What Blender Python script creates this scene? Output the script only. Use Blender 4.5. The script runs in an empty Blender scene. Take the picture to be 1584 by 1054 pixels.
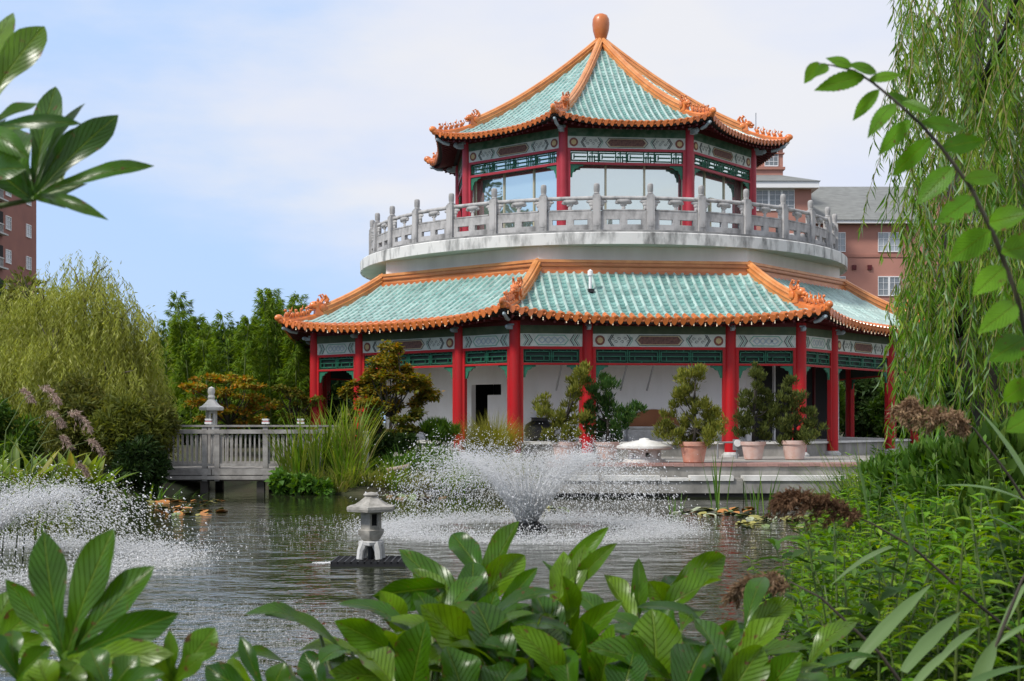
import bpy, math, random
import numpy as np
from mathutils import Matrix, Vector, Euler, Quaternion
R_ = math.radians
random.seed(7)
RNG = np.random.default_rng(11)
SC = bpy.context.scene
COL = SC.collection

# ---------------------------------------------------------------- camera, sky, sun, exposure
E = 1.7            # eye height above the water (water is z = 0)
F = 2060.0         # focal length in pixels of the 1584-wide photograph
YH = 653.0         # horizon row
cam_d = bpy.data.cameras.new('camera')
cam = bpy.data.objects.new('camera', cam_d)
COL.objects.link(cam)
SC.camera = cam
cam.location = (0, 0, E)
cam.rotation_euler = (R_(90), 0, 0)
cam_d.sensor_width = 36
cam_d.lens = 36 * F / 1584
cam_d.shift_y = (YH - 527) / 1584
cam_d.clip_start = 0.1
cam_d.clip_end = 3000
cam_d.dof.use_dof = True
cam_d.dof.focus_distance = 24
cam_d.dof.aperture_fstop = 10

SUN_EL, SUN_AZ = R_(47), R_(234)     # azimuth clockwise from +Y : behind the camera, to the left
w = bpy.data.worlds.new('World')
SC.world = w
w.use_nodes = True
nt = w.node_tree
nt.nodes.clear()
N = nt.nodes.new
L = nt.links.new
out = N('ShaderNodeOutputWorld')
bg = N('ShaderNodeBackground')
bg.inputs['Strength'].default_value = 0.1
sky = N('ShaderNodeTexSky')
sky.sky_type = 'NISHITA'
sky.sun_disc = False
sky.sun_elevation = SUN_EL
sky.sun_rotation = SUN_AZ
sky.air_density = 1.0
sky.dust_density = 0.6
sky.ozone_density = 3.0
tc = N('ShaderNodeTexCoord')
mp = N('ShaderNodeMapping')
mp.inputs['Scale'].default_value = (1.6, 1.6, 4.5)
mp.inputs['Location'].default_value = (3.1, 1.7, 0.4)
L(tc.outputs['Generated'], mp.inputs['Vector'])
n1 = N('ShaderNodeTexNoise')
n1.inputs['Scale'].default_value = 1.6
n1.inputs['Detail'].default_value = 7
n1.inputs['Roughness'].default_value = 0.55
L(mp.outputs[0], n1.inputs['Vector'])
# the cloud sheet thickens with height and towards the east (+X)
sep = N('ShaderNodeSeparateXYZ')
L(tc.outputs['Generated'], sep.inputs[0])
def wmath(op, a, b=None, clamp=False):
    m = N('ShaderNodeMath'); m.operation = op; m.use_clamp = clamp
    for i, v in enumerate((a, b)):
        if v is None: continue
        if isinstance(v, (int, float)): m.inputs[i].default_value = v
        else: L(v, m.inputs[i])
    return m.outputs[0]
gx = wmath('MULTIPLY', sep.outputs[0], 1.25)
gz = wmath('MULTIPLY', sep.outputs[2], 2.2)
g = wmath('ADD', gx, gz)
nn = wmath('MULTIPLY', wmath('SUBTRACT', n1.outputs[0], 0.5), 2.3)
g = wmath('ADD', g, nn)
mask = N('ShaderNodeMapRange')
mask.interpolation_type = 'SMOOTHSTEP'
mask.inputs['From Min'].default_value = -0.12
mask.inputs['From Max'].default_value = 0.66
mask.inputs['To Min'].default_value = 0.12
mask.inputs['To Max'].default_value = 0.97
L(g, mask.inputs['Value'])
cl = N('ShaderNodeMix'); cl.data_type = 'RGBA'
cl.inputs[6].default_value = (2.95, 3.22, 3.95, 1)
cl.inputs[7].default_value = (3.5, 3.53, 3.7, 1)
n2 = N('ShaderNodeTexNoise'); n2.inputs['Scale'].default_value = 2.4; n2.inputs['Detail'].default_value = 5
L(mp.outputs[0], n2.inputs['Vector'])
cr = N('ShaderNodeMapRange'); cr.inputs['From Min'].default_value = .35; cr.inputs['From Max'].default_value = .65
L(n2.outputs[0], cr.inputs['Value']); L(cr.outputs[0], cl.inputs[0])
skym = N('ShaderNodeMix'); skym.data_type = 'RGBA'; skym.blend_type = 'MULTIPLY'
skym.inputs[0].default_value = 1.0
skym.inputs[7].default_value = (1.0, 1.0, 1.0, 1)
veil = N('ShaderNodeMix'); veil.data_type = 'RGBA'      # thin high haze under the blue
veil.inputs[0].default_value = 0.94
veil.inputs[7].default_value = (1.86, 2.7, 4.15, 1)
L(sky.outputs[0], veil.inputs[6])
L(veil.outputs[2], skym.inputs[6])
mx = N('ShaderNodeMix'); mx.data_type = 'RGBA'
L(mask.outputs[0], mx.inputs[0]); L(skym.outputs[2], mx.inputs[6]); L(cl.outputs[2], mx.inputs[7])
L(mx.outputs[2], bg.inputs['Color'])
L(bg.outputs[0], out.inputs[0])

sun_d = bpy.data.lights.new('sun', 'SUN')
sun_d.energy = 1.5
sun_d.angle = R_(10)
sun_d.color = (1.0, 0.95, 0.88)
sun = bpy.data.objects.new('sun', sun_d)
COL.objects.link(sun)
_d = Vector((math.sin(SUN_AZ) * math.cos(SUN_EL), math.cos(SUN_AZ) * math.cos(SUN_EL), math.sin(SUN_EL)))
sun.rotation_euler = _d.to_track_quat('Z', 'Y').to_euler()
SC.view_settings.view_transform = 'Standard'
SC.view_settings.look = 'None'
SC.view_settings.exposure = 1.3
SC.view_settings.gamma = 1.0
SC.view_settings.use_curve_mapping = False
SC.cycles.max_bounces = 14          # enough bounces for light inside spray and leaves
SC.cycles.diffuse_bounces = 8
SC.cycles.transmission_bounces = 10

# ---------------------------------------------------------------- helpers
def W(px, py, d):
    """world point seen at photo pixel (px, py) at distance d"""
    return Vector(((px - 792) / F * d, d, E - (py - YH) / F * d))

class MB:
    """collects shapes into one mesh"""
    def __init__(s): s.v = []; s.f = []; s.uv = None
    def add(s, vs, fs, M=None):
        o = len(s.v)
        s.v += [tuple(M @ Vector(p)) for p in vs] if M is not None else [tuple(p) for p in vs]
        s.f += [tuple(i + o for i in f) for f in fs]
        return s
    def box(s, c, d, M=None, rz=0, taper=1.0):
        x, y, z = d[0] / 2, d[1] / 2, d[2] / 2
        vs = [(-x, -y, -z), (x, -y, -z), (x, y, -z), (-x, y, -z), (-x * taper, -y * taper, z), (x * taper, -y * taper, z), (x * taper, y * taper, z), (-x * taper, y * taper, z)]
        T = Matrix.Translation(c) @ Matrix.Rotation(rz, 4, 'Z')
        if M is not None: T = M @ T
        return s.add(vs, [(0, 3, 2, 1), (4, 5, 6, 7), (0, 1, 5, 4), (1, 2, 6, 5), (2, 3, 7, 6), (3, 0, 4, 7)], T)
    def b2(s, a, b, M=None):
        return s.box([(a[i] + b[i]) / 2 for i in range(3)], [abs(b[i] - a[i]) for i in range(3)], M)
    def lathe(s, prof, n=16, M=None, cap=True, rot=0.0, closed=False):
        vs = []; fs = []
        for r, z in prof:
            for i in range(n):
                a = 2 * math.pi * i / n + rot
                vs.append((r * math.cos(a), r * math.sin(a), z))
        m = len(prof)
        for j in range(m - 1 if not closed else m):
            for i in range(n):
                k = (i + 1) % n; j2 = (j + 1) % m
                fs.append((j * n + i, j * n + k, j2 * n + k, j2 * n + i))
        if cap and not closed:
            if prof[0][0] > 1e-4: fs.append(tuple(range(n))[::-1])
            if prof[-1][0] > 1e-4: fs.append(tuple((m - 1) * n + i for i in range(n)))
        return s.add(vs, fs, M)
    def tube(s, pts, rad, n=6, cap=True):
        pts = [Vector(p) for p in pts]
        if not hasattr(rad, '__len__'): rad = [rad] * len(pts)
        vs = []; fs = []; prev = None
        for i, p in enumerate(pts):
            t = (pts[min(i + 1, len(pts) - 1)] - pts[max(i - 1, 0)])
            if t.length < 1e-9: t = Vector((0, 0, 1))
            t.normalize()
            if prev is None:
                u = t.cross(Vector((0, 0, 1)))
                if u.length < 0.05: u = t.cross(Vector((1, 0, 0)))
            else:
                u = prev - t * prev.dot(t)
            u.normalize(); prev = u
            v = t.cross(u)
            for k in range(n):
                a = 2 * math.pi * k / n
                vs.append(p + (u * math.cos(a) + v * math.sin(a)) * rad[i])
        m = len(pts)
        for j in range(m - 1):
            for k in range(n):
                q = (k + 1) % n
                fs.append((j * n + k, j * n + q, (j + 1) * n + q, (j + 1) * n + k))
        if cap:
            fs.append(tuple(range(n))[::-1]); fs.append(tuple((m - 1) * n + k for k in range(n)))
        return s.add(vs, fs)
    def prism(s, poly, y0, y1, M=None):
        """polygon in XZ extruded in Y from y0 to y1"""
        n = len(poly)
        vs = [(x, y0, z) for x, z in poly] + [(x, y1, z) for x, z in poly]
        fs = [tuple(range(n)), tuple(range(2 * n - 1, n - 1, -1))]
        fs += [(i, i + n, (i + 1) % n + n, (i + 1) % n) for i in range(n)]
        return s.add(vs, fs, M)
    def hprism(s, poly, z0, z1, M=None):
        n = len(poly)
        vs = [(x, y, z0) for x, y in poly] + [(x, y, z1) for x, y in poly]
        fs = [tuple(range(n))[::-1], tuple(range(n, 2 * n))]
        fs += [(i, (i + 1) % n, (i + 1) % n + n, i + n) for i in range(n)]
        return s.add(vs, fs, M)
    def ball(s, c, r, M=None, n=8, m=6):
        r = r if hasattr(r, '__len__') else (r, r, r)
        vs = [(c[0], c[1], c[2] - r[2])]; fs = []
        for j in range(1, m):
            ph = -math.pi / 2 + math.pi * j / m
            for i in range(n):
                a = 2 * math.pi * i / n
                vs.append((c[0] + r[0] * math.cos(ph) * math.cos(a), c[1] + r[1] * math.cos(ph) * math.sin(a), c[2] + r[2] * math.sin(ph)))
        vs.append((c[0], c[1], c[2] + r[2])); T = len(vs) - 1
        for i in range(n):
            k = (i + 1) % n
            fs.append((0, 1 + k, 1 + i)); fs.append((T, 1 + (m - 2) * n + i, 1 + (m - 2) * n + k))
            for j in range(m - 2):
                fs.append((1 + j * n + i, 1 + j * n + k, 1 + (j + 1) * n + k, 1 + (j + 1) * n + i))
        return s.add(vs, fs, M)
    def mesh(s, name, mat, smooth=False, angle=None):
        me = bpy.data.meshes.new(name)
        me.from_pydata(s.v, [], s.f)
        me.materials.append(mat)
        if s.uv is not None:
            lay = me.uv_layers.new(name='UVMap')
            vi = np.zeros(len(me.loops), dtype=np.int32); me.loops.foreach_get('vertex_index', vi)
            lay.data.foreach_set('uv', np.asarray(s.uv, dtype=np.float32)[vi].ravel())
        if smooth:
            me.polygons.foreach_set('use_smooth', [True] * len(me.polygons))
            if angle: me.set_sharp_from_angle(angle=R_(angle))
        me.update()
        return me
    def build(s, name, mat, parent=None, smooth=False, angle=None, **k):
        return obj(name, s.mesh(name, mat, smooth, angle), parent, **k)

def obj(name, me, parent=None, loc=None, rot=None, scale=None, label=None, cat=None, group=None, kind=None):
    o = bpy.data.objects.new(name, me)
    COL.objects.link(o)
    if parent is not None: o.parent = parent
    if loc is not None: o.location = loc
    if rot is not None: o.rotation_euler = rot
    if scale is not None: o.scale = scale
    tag(o, label, cat, group, kind)
    return o

def tag(o, label=None, cat=None, group=None, kind=None):
    if label: o['label'] = label
    if cat: o['category'] = cat
    if group: o['group'] = group
    if kind: o['kind'] = kind
    return o

def thing(name, label, cat, loc=(0, 0, 0), rz=0.0, group=None):
    o = bpy.data.objects.new(name, None)
    COL.objects.link(o)
    o.location = loc; o.rotation_euler = (0, 0, rz)
    return tag(o, label, cat, group)

def copy_tree(o, parent=None):
    c = o.copy(); COL.objects.link(c)
    if parent is not None: c.parent = parent
    for ch in list(o.children): copy_tree(ch, c)
    return c

def np_mesh(name, V, Fa, mat, smooth=False, uv=None):
    """V (n,3) array, Fa (m,k) array of equal-sized faces"""
    me = bpy.data.meshes.new(name)
    V = np.ascontiguousarray(V, dtype=np.float32); Fa = np.ascontiguousarray(Fa, dtype=np.int32)
    m, k = Fa.shape
    me.vertices.add(len(V)); me.vertices.foreach_set('co', V.ravel())
    me.loops.add(m * k); me.loops.foreach_set('vertex_index', Fa.ravel())
    me.polygons.add(m)
    me.polygons.foreach_set('loop_start', np.arange(0, m * k, k, dtype=np.int32))
    if smooth: me.polygons.foreach_set('use_smooth', np.ones(m, dtype=bool))
    if uv is not None:
        lay = me.uv_layers.new(name='UVMap')
        lay.data.foreach_set('uv', np.asarray(uv, dtype=np.float32)[Fa.ravel()].ravel())
    me.materials.append(mat)
    me.update(calc_edges=True)
    me.validate()
    return me

def nrm(a):
    a = np.asarray(a, dtype=float)
    return a / np.maximum(np.linalg.norm(a, axis=-1, keepdims=True), 1e-9)

LEAF2 = (np.array([(0, 0, 0), (-.5, .42, .05), (0, 1, 0), (.5, .42, .05)]), np.array([(0, 3, 2), (0, 2, 1)]))
LEAF4 = (np.array([(0, 0, 0), (-.5, .4, .06), (0, 1, -.10), (.5, .4, .06), (0, .45, 0)]), np.array([(0, 4, 1), (4, 2, 1), (0, 3, 4), (3, 2, 4)]))
LEAF6 = (np.array([(0, 0, 0), (-.36, .25, .05), (-.46, .55, .03), (0, 1, -.16), (.46, .55, .03), (.36, .25, .05), (0, .3, -.01), (0, .62, -.04)]),
         np.array([(0, 6, 1), (1, 6, 7), (1, 7, 2), (2, 7, 3), (0, 5, 6), (5, 7, 6), (5, 4, 7), (4, 3, 7)]))
OCTA = (np.array([(1, 0, 0), (-1, 0, 0), (0, 1, 0), (0, -1, 0), (0, 0, 1), (0, 0, -1)], dtype=float),
        np.array([(0, 2, 4), (2, 1, 4), (1, 3, 4), (3, 0, 4), (2, 0, 5), (1, 2, 5), (3, 1, 5), (0, 3, 5)]))

def leaves(tmpl, P, D, Nn, Ln, Wd):
    """place the leaf template at base P along D with normal about Nn: returns (V, F)"""
    P = np.asarray(P, float); n = len(P)
    D = nrm(D); S = nrm(np.cross(D, Nn)); U = np.cross(S, D)
    Ln = np.broadcast_to(np.asarray(Ln, float), (n,))[:, None, None]
    Wd = np.broadcast_to(np.asarray(Wd, float), (n,))[:, None, None]
    t, f = tmpl
    V = P[:, None, :] + D[:, None, :] * t[None, :, 1:2] * Ln + S[:, None, :] * t[None, :, 0:1] * Wd + U[:, None, :] * t[None, :, 2:3] * Ln
    Fa = f[None] + (np.arange(n) * len(t))[:, None, None]
    return V.reshape(-1, 3), Fa.reshape(-1, f.shape[1])

def cat_vf(lst):
    Vs = []; Fs = []; o = 0
    for V, Fa in lst:
        Vs.append(V); Fs.append(Fa + o); o += len(V)
    return np.concatenate(Vs), np.concatenate(Fs)

def rvec(n): return nrm(RNG.normal(size=(n, 3)))
def UNI(a, b, n=None): return RNG.uniform(a, b, n)

# ---------------------------------------------------------------- materials
def new_mat(name):
    m = bpy.data.materials.new(name); m.use_nodes = True
    t = m.node_tree; b = t.nodes['Principled BSDF']
    return m, t, b

def mat(name, c, rough=.6, c2=None, scale=4.0, detail=4, bump=0.0, bscale=None, spec=.5, metal=0.0, coat=0.0, stretch=(1, 1, 1), contrast=(.35, .65), island=None, coords='Object'):
    m, t, b = new_mat(name)
    b.inputs['Roughness'].default_value = rough
    b.inputs['Specular IOR Level'].default_value = spec
    b.inputs['Metallic'].default_value = metal
    b.inputs['Coat Weight'].default_value = coat
    b.inputs['Coat Roughness'].default_value = .12
    n = t.nodes.new; l = t.links.new
    tcx = n('ShaderNodeTexCoord'); mpx = n('ShaderNodeMapping'); mpx.inputs['Scale'].default_value = stretch
    l(tcx.outputs[coords], mpx.inputs[0])
    colr = None
    if c2 is None: b.inputs['Base Color'].default_value = (*c, 1)
    else:
        no = n('ShaderNodeTexNoise'); no.inputs['Scale'].default_value = scale; no.inputs['Detail'].default_value = detail
        no.inputs['Roughness'].default_value = .6
        l(mpx.outputs[0], no.inputs['Vector'])
        rp = n('ShaderNodeMapRange'); rp.inputs['From Min'].default_value = contrast[0]; rp.inputs['From Max'].default_value = contrast[1]
        l(no.outputs[0], rp.inputs['Value'])
        mi = n('ShaderNodeMix'); mi.data_type = 'RGBA'
        mi.inputs[6].default_value = (*c, 1); mi.inputs[7].default_value = (*c2, 1)
        l(rp.outputs[0], mi.inputs[0]); l(mi.outputs[2], b.inputs['Base Color']); colr = mi.outputs[2]
    if island:
        ge = n('ShaderNodeNewGeometry'); hv = n('ShaderNodeHueSaturation')
        oi = n('ShaderNodeObjectInfo')
        ad = n('ShaderNodeMath'); ad.operation = 'ADD'; l(ge.outputs['Random Per Island'], ad.inputs[0]); l(oi.outputs['Random'], ad.inputs[1])
        fr = n('ShaderNodeMath'); fr.operation = 'FRACT'; l(ad.outputs[0], fr.inputs[0])
        rr = n('ShaderNodeMapRange'); rr.inputs['To Min'].default_value = 1 - island; rr.inputs['To Max'].default_value = 1 + island
        l(fr.outputs[0], rr.inputs['Value']); l(rr.outputs[0], hv.inputs['Value'])
        if colr is not None: l(colr, hv.inputs['Color'])
        else: hv.inputs['Color'].default_value = (*c, 1)
        l(hv.outputs[0], b.inputs['Base Color'])
    if bump:
        nb = n('ShaderNodeTexNoise'); nb.inputs['Scale'].default_value = bscale or scale * 6; nb.inputs['Detail'].default_value = 5
        l(mpx.outputs[0], nb.inputs['Vector'])
        bu = n('ShaderNodeBump'); bu.inputs['Strength'].default_value = bump; bu.inputs['Distance'].default_value = .02
        l(nb.outputs[0], bu.inputs['Height']); l(bu.outputs[0], b.inputs['Normal'])
    return m

def leafmat(name, cols, trans=.35, rough=.45, spec=.4,  veins=False, hue=None):
    """leaf surface: colour per leaf, some light passes through"""
    m, t, b = new_mat(name)
    n = t.nodes.new; l = t.links.new
    ge = n('ShaderNodeNewGeometry'); oi = n('ShaderNodeObjectInfo')
    ad = n('ShaderNodeMath'); ad.operation = 'ADD'; l(ge.outputs['Random Per Island'], ad.inputs[0]); l(oi.outputs['Random'], ad.inputs[1])
    fr = n('ShaderNodeMath'); fr.operation = 'FRACT'; l(ad.outputs[0], fr.inputs[0])
    rp = n('ShaderNodeValToRGB')
    el = rp.color_ramp.elements
    while len(el) < len(cols): el.new(.5)
    for i, c in enumerate(cols):
        el[i].position = i / max(1, len(cols) - 1); el[i].color = (*c, 1)
    l(fr.outputs[0], rp.inputs[0])
    colr = rp.outputs[0]
    tcx = n('ShaderNodeTexCoord')
    no = n('ShaderNodeTexNoise'); no.inputs['Scale'].default_value = 1.3 if not veins else 14; no.inputs['Detail'].default_value = 3
    l(tcx.outputs['Object'], no.inputs['Vector'])
    hs = n('ShaderNodeHueSaturation')
    rr = n('ShaderNodeMapRange'); rr.inputs['From Min'].default_value = .3; rr.inputs['From Max'].default_value = .7
    rr.inputs['To Min'].default_value = .72; rr.inputs['To Max'].default_value = 1.3
    l(no.outputs[0], rr.inputs['Value']); l(rr.outputs[0], hs.inputs['Value']); l(colr, hs.inputs['Color'])
    colr = hs.outputs[0]
    nrmout = None
    if veins:
        uv = n('ShaderNodeUVMap'); sx = n('ShaderNodeSeparateXYZ'); l(uv.outputs[0], sx.inputs[0])
        def mm(op, a, b_=None, c_=None):
            q = n('ShaderNodeMath'); q.operation = op
            for i, v in enumerate((a, b_, c_)):
                if v is None: continue
                if isinstance(v, (int, float)): q.inputs[i].default_value = v
                else: l(v, q.inputs[i])
            return q.outputs[0]
        au = mm('ABSOLUTE', mm('SUBTRACT', sx.outputs[0], .5))
        ph = mm('SUBTRACT', mm('MULTIPLY', sx.outputs[1], 11.0), mm('MULTIPLY', au, 7.0))
        tri = mm('ABSOLUTE', mm('SUBTRACT', mm('FRACT', ph), .5))          # 0 at a side vein
        vn = n('ShaderNodeMapRange'); vn.interpolation_type = 'SMOOTHSTEP'
        vn.inputs['From Min'].default_value = .0; vn.inputs['From Max'].default_value = .11; vn.inputs['To Min'].default_value = 1; vn.inputs['To Max'].default_value = 0
        l(tri, vn.inputs['Value'])
        rib = n('ShaderNodeMapRange'); rib.interpolation_type = 'SMOOTHSTEP'
        rib.inputs['From Min'].default_value = .008; rib.inputs['From Max'].default_value = .035; rib.inputs['To Min'].default_value = 1; rib.inputs['To Max'].default_value = 0
        l(au, rib.inputs['Value'])
        msk = mm('MAXIMUM', rib.outputs[0], mm('MULTIPLY', vn.outputs[0], .22))
        mi = n('ShaderNodeMix'); mi.data_type = 'RGBA'
        l(mm('MULTIPLY', msk, .5), mi.inputs[0]); l(colr, mi.inputs[6]); mi.inputs[7].default_value = (.22, .32, .05, 1)
        colr = mi.outputs[2]
        # scattered brown blemishes, thicker towards the leaf edge
        sn = n('ShaderNodeTexNoise'); sn.inputs['Scale'].default_value = 55; sn.inputs['Detail'].default_value = 4; l(tcx.outputs['Object'], sn.inputs['Vector'])
        sm = n('ShaderNodeMapRange'); sm.inputs['From Min'].default_value = .655; sm.inputs['From Max'].default_value = .71
        l(mm('ADD', sn.outputs[0], mm('MULTIPLY', mm('POWER', mm('MULTIPLY', au, 2.0), 6.0), .10)), sm.inputs['Value'])
        m2 = n('ShaderNodeMix'); m2.data_type = 'RGBA'; l(sm.outputs[0], m2.inputs[0]); l(colr, m2.inputs[6]); m2.inputs[7].default_value = (.13, .075, .025, 1)
        colr = m2.outputs[2]
        bu = n('ShaderNodeBump'); bu.inputs['Strength'].default_value = .9; bu.inputs['Distance'].default_value = .007
        hgt = mm('SUBTRACT', mm('MULTIPLY', no.outputs[0], .25), mm('MAXIMUM', rib.outputs[0], mm('MULTIPLY', vn.outputs[0], .7)))
        l(hgt, bu.inputs['Height'])
        nrmout = bu.outputs[0]
        l(nrmout, b.inputs['Normal'])
    l(colr, b.inputs['Base Color'])
    b.inputs['Roughness'].default_value = rough
    b.inputs['Specular IOR Level'].default_value = spec * .6
    tr = n('ShaderNodeBsdfTranslucent')
    h2 = n('ShaderNodeHueSaturation'); h2.inputs['Hue'].default_value = .485; h2.inputs['Saturation'].default_value = 1.15; h2.inputs['Value'].default_value = 1.5
    l(colr, h2.inputs['Color']); l(h2.outputs[0], tr.inputs['Color'])
    ms = n('ShaderNodeMixShader'); ms.inputs[0].default_value = trans
    l(b.outputs[0], ms.inputs[1]); l(tr.outputs[0], ms.inputs[2])
    l(ms.outputs[0], t.nodes['Material Output'].inputs[0])
    return m

M = {}
M['red'] = mat('red_lacquer', (.43, .006, .010), .5, (.31, .022, .022), 4.5, 8, stretch=(1, 1, .25), spec=.3, contrast=(.42, .72))
M['red_up'] = mat('faded_red_lacquer', (.42, .025, .045), .5, (.34, .018, .03), 2.0)
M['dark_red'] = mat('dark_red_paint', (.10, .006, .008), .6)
M['white_wall'] = mat('white_stucco', (.84, .84, .84), .85, (.66, .655, .64), 1.1, 7, bump=.1, bscale=40, stretch=(1, 1, .35), contrast=(.45, .8))
M['drum'] = mat('cream_render', (.86, .85, .81), .85, (.72, .71, .67), 1.2, stretch=(1, 1, .3), bump=.08, bscale=30)
M['concrete'] = mat('weathered_concrete', (.66, .655, .63), .85, (.12, .12, .115), 2.6, 8, bump=.15, bscale=25, stretch=(1, 1, .35), contrast=(.47, .70))
M['soffit'] = mat('painted_soffit', (.50, .54, .46), .85, (.40, .44, .37), .8)
M['stone'] = mat('grey_carved_stone', (.45, .44, .43), .85, (.16, .158, .155), 3.2, 7, bump=.25, bscale=22, stretch=(1, 1, .6), contrast=(.44, .70))
M['stone_lt'] = mat('pale_granite', (.56, .56, .55), .85, (.40, .40, .38), 7, 6, bump=.25, bscale=60)
M['stone_wm'] = mat('mossy_granite', (.42, .40, .36), .9, (.21, .20, .175), 9, 6, bump=.35, bscale=60)
M['orange'] = mat('orange_glaze', (.68, .20, .045), .35, (.50, .13, .028), 3.0, coat=.35, island=.22, bump=.1, bscale=14)
M['orange_lt'] = mat('ochre_glaze', (.68, .29, .095), .4, (.54, .19, .05), 2.5, coat=.25, bump=.12, bscale=10)
M['orange_dk'] = mat('dark_ochre_glaze', (.36, .12, .03), .45)
M['tile'] = mat('turquoise_glaze', (.41, .53, .49), .34, (.29, .43, .40), 1.5, 6, coat=.35, island=.2, bump=.08, bscale=9, contrast=(.3, .75))
M['pan'] = mat('turquoise_pan_glaze', (.27, .45, .41), .32, (.11, .28, .25), 2.0, 6, coat=.3, island=.2, contrast=(.35, .7))
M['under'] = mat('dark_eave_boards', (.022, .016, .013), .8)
M['green'] = mat('green_paint', (.015, .16, .085), .55, (.01, .10, .055), 5)
M['green_lt'] = mat('pale_green_lattice_paint', (.16, .36, .27), .55)
M['green_dk'] = mat('veranda_dark', (.012, .03, .022), .7)
M['olive'] = mat('olive_beam_paint', (.085, .11, .055), .7, (.05, .08, .04), 3)
M['frieze'] = mat('pale_painted_frieze', (.66, .69, .62), .75, (.52, .56, .50), 6, 5)
M['line'] = mat('dark_line_paint', (.07, .085, .08), .7)
M['brown'] = mat('painted_brown_panel', (.23, .115, .085), .75, (.10, .055, .05), 16, 5)
M['blue'] = mat('blue_grey_paint', (.34, .42, .46), .7)
M['gold'] = mat('gold_paint', (.55, .42, .20), .5)
M['medal'] = mat('medallion_paint', (.27, .10, .07), .7, (.17, .06, .045), 12)
M['bronze'] = mat('champagne_window_frame', (.45, .41, .28), .4, metal=.3)
M['black'] = mat('black_plastic', (.012, .012, .013), .5)
M['dark_int'] = mat('dark_interior', (.010, .010, .011), .9)  # near-black colour stands for the shade of interiors behind openings
M['terra'] = mat('terracotta', (.50, .20, .13), .8, (.58, .32, .24), 4, 5, bump=.1)
M['terra_pale'] = mat('salt_bleached_terracotta', (.54, .33, .27), .85, (.60, .46, .41), 4, 5, bump=.1)
M['soil'] = mat('potting_soil', (.03, .022, .016), .95)
M['brick_paver'] = mat('red_brick_paver', (.36, .20, .165), .85, (.27, .16, .14), 5, island=.15, bump=.2)
M['wallc'] = mat('pond_wall_concrete', (.36, .345, .315), .9, (.15, .145, .13), 1.6, 7, bump=.3, bscale=18, stretch=(1, 1, .5), contrast=(.38, .70))
M['coping'] = mat('white_coping_stone', (.70, .69, .65), .8, (.52, .51, .47), 2.5, 5, bump=.1)
M['wood'] = mat('silvered_wood', (.36, .345, .32), .85, (.17, .16, .15), 3, 6, stretch=(1, 1, 1), bump=.2, bscale=30)
M['wood_dk'] = mat('wet_dark_timber', (.05, .045, .04), .8)
M['bark'] = mat('dark_bark', (.055, .045, .035), .9, (.028, .024, .02), 6, bump=.6, bscale=20)
M['bark_lt'] = mat('grey_brown_bark', (.14, .115, .085), .9, (.07, .06, .045), 6, bump=.6, bscale=20)
M['pink_brick'] = mat('pink_brick', (.45, .215, .165), .85, (.38, .18, .14), .35, 4)
M['pink_band'] = mat('brick_string_course', (.36, .165, .125), .85)
M['old_brick'] = mat('brown_red_brick', (.29, .125, .095), .85, (.23, .10, .08), .4, 4)
M['shingle'] = mat('grey_roof_shingles', (.21, .22, .21), .85, (.155, .16, .155), 1.5, 6, stretch=(1, 1, 4))
M['trim'] = mat('white_trim_paint', (.78, .78, .78), .6)
M['far_glass'] = mat('far_window_glass', (.20, .23, .25), .1, (.30, .33, .35), .8, spec=.8, island=.4)
M['metal'] = mat('grey_painted_metal', (.30, .31, .32), .45, metal=.4)
M['plume'] = leafmat('dry_reed_plume', [(.20, .13, .075), (.28, .19, .11), (.12, .075, .045), (.35, .25, .16)], .25, .8, .1)
M['plume_dk'] = leafmat('dark_reed_plume', [(.11, .062, .034), (.17, .10, .058), (.06, .034, .02)], .25, .8, .1)
M['plume_pk'] = leafmat('purple_brown_plume', [(.40, .31, .25), (.28, .20, .16), (.50, .41, .34)], .3, .8, .1)

def glass_mat():
    m, t, b = new_mat('reflective_window_glass')
    b.inputs['Base Color'].default_value = (.30, .37, .34, 1); b.inputs['Roughness'].default_value = .3
    g_ = t.nodes.new('ShaderNodeBsdfGlossy'); g_.inputs['Color'].default_value = (.86, .95, .91, 1); g_.inputs['Roughness'].default_value = .015
    no = t.nodes.new('ShaderNodeTexNoise'); no.inputs['Scale'].default_value = .5
    tcx = t.nodes.new('ShaderNodeTexCoord'); t.links.new(tcx.outputs['Object'], no.inputs['Vector'])
    bu = t.nodes.new('ShaderNodeBump'); bu.inputs['Strength'].default_value = .05; bu.inputs['Distance'].default_value = .2
    t.links.new(no.outputs[0], bu.inputs['Height']); t.links.new(bu.outputs[0], g_.inputs['Normal'])
    ms = t.nodes.new('ShaderNodeMixShader'); ms.inputs[0].default_value = .72
    t.links.new(b.outputs[0], ms.inputs[1]); t.links.new(g_.outputs[0], ms.inputs[2])
    t.links.new(ms.outputs[0], t.nodes['Material Output'].inputs[0])
    return m
M['glass'] = glass_mat()

def bulb_mat():
    m, t, b = new_mat('warm_lamp_bulb')
    b.inputs['Base Color'].default_value = (.8, .7, .55, 1)
    b.inputs['Emission Color'].default_value = (1, .78, .55, 1)
    b.inputs['Emission Strength'].default_value = .25
    m.cycles.emission_sampling = 'NONE'
    return m
M['bulb'] = bulb_mat()

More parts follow.
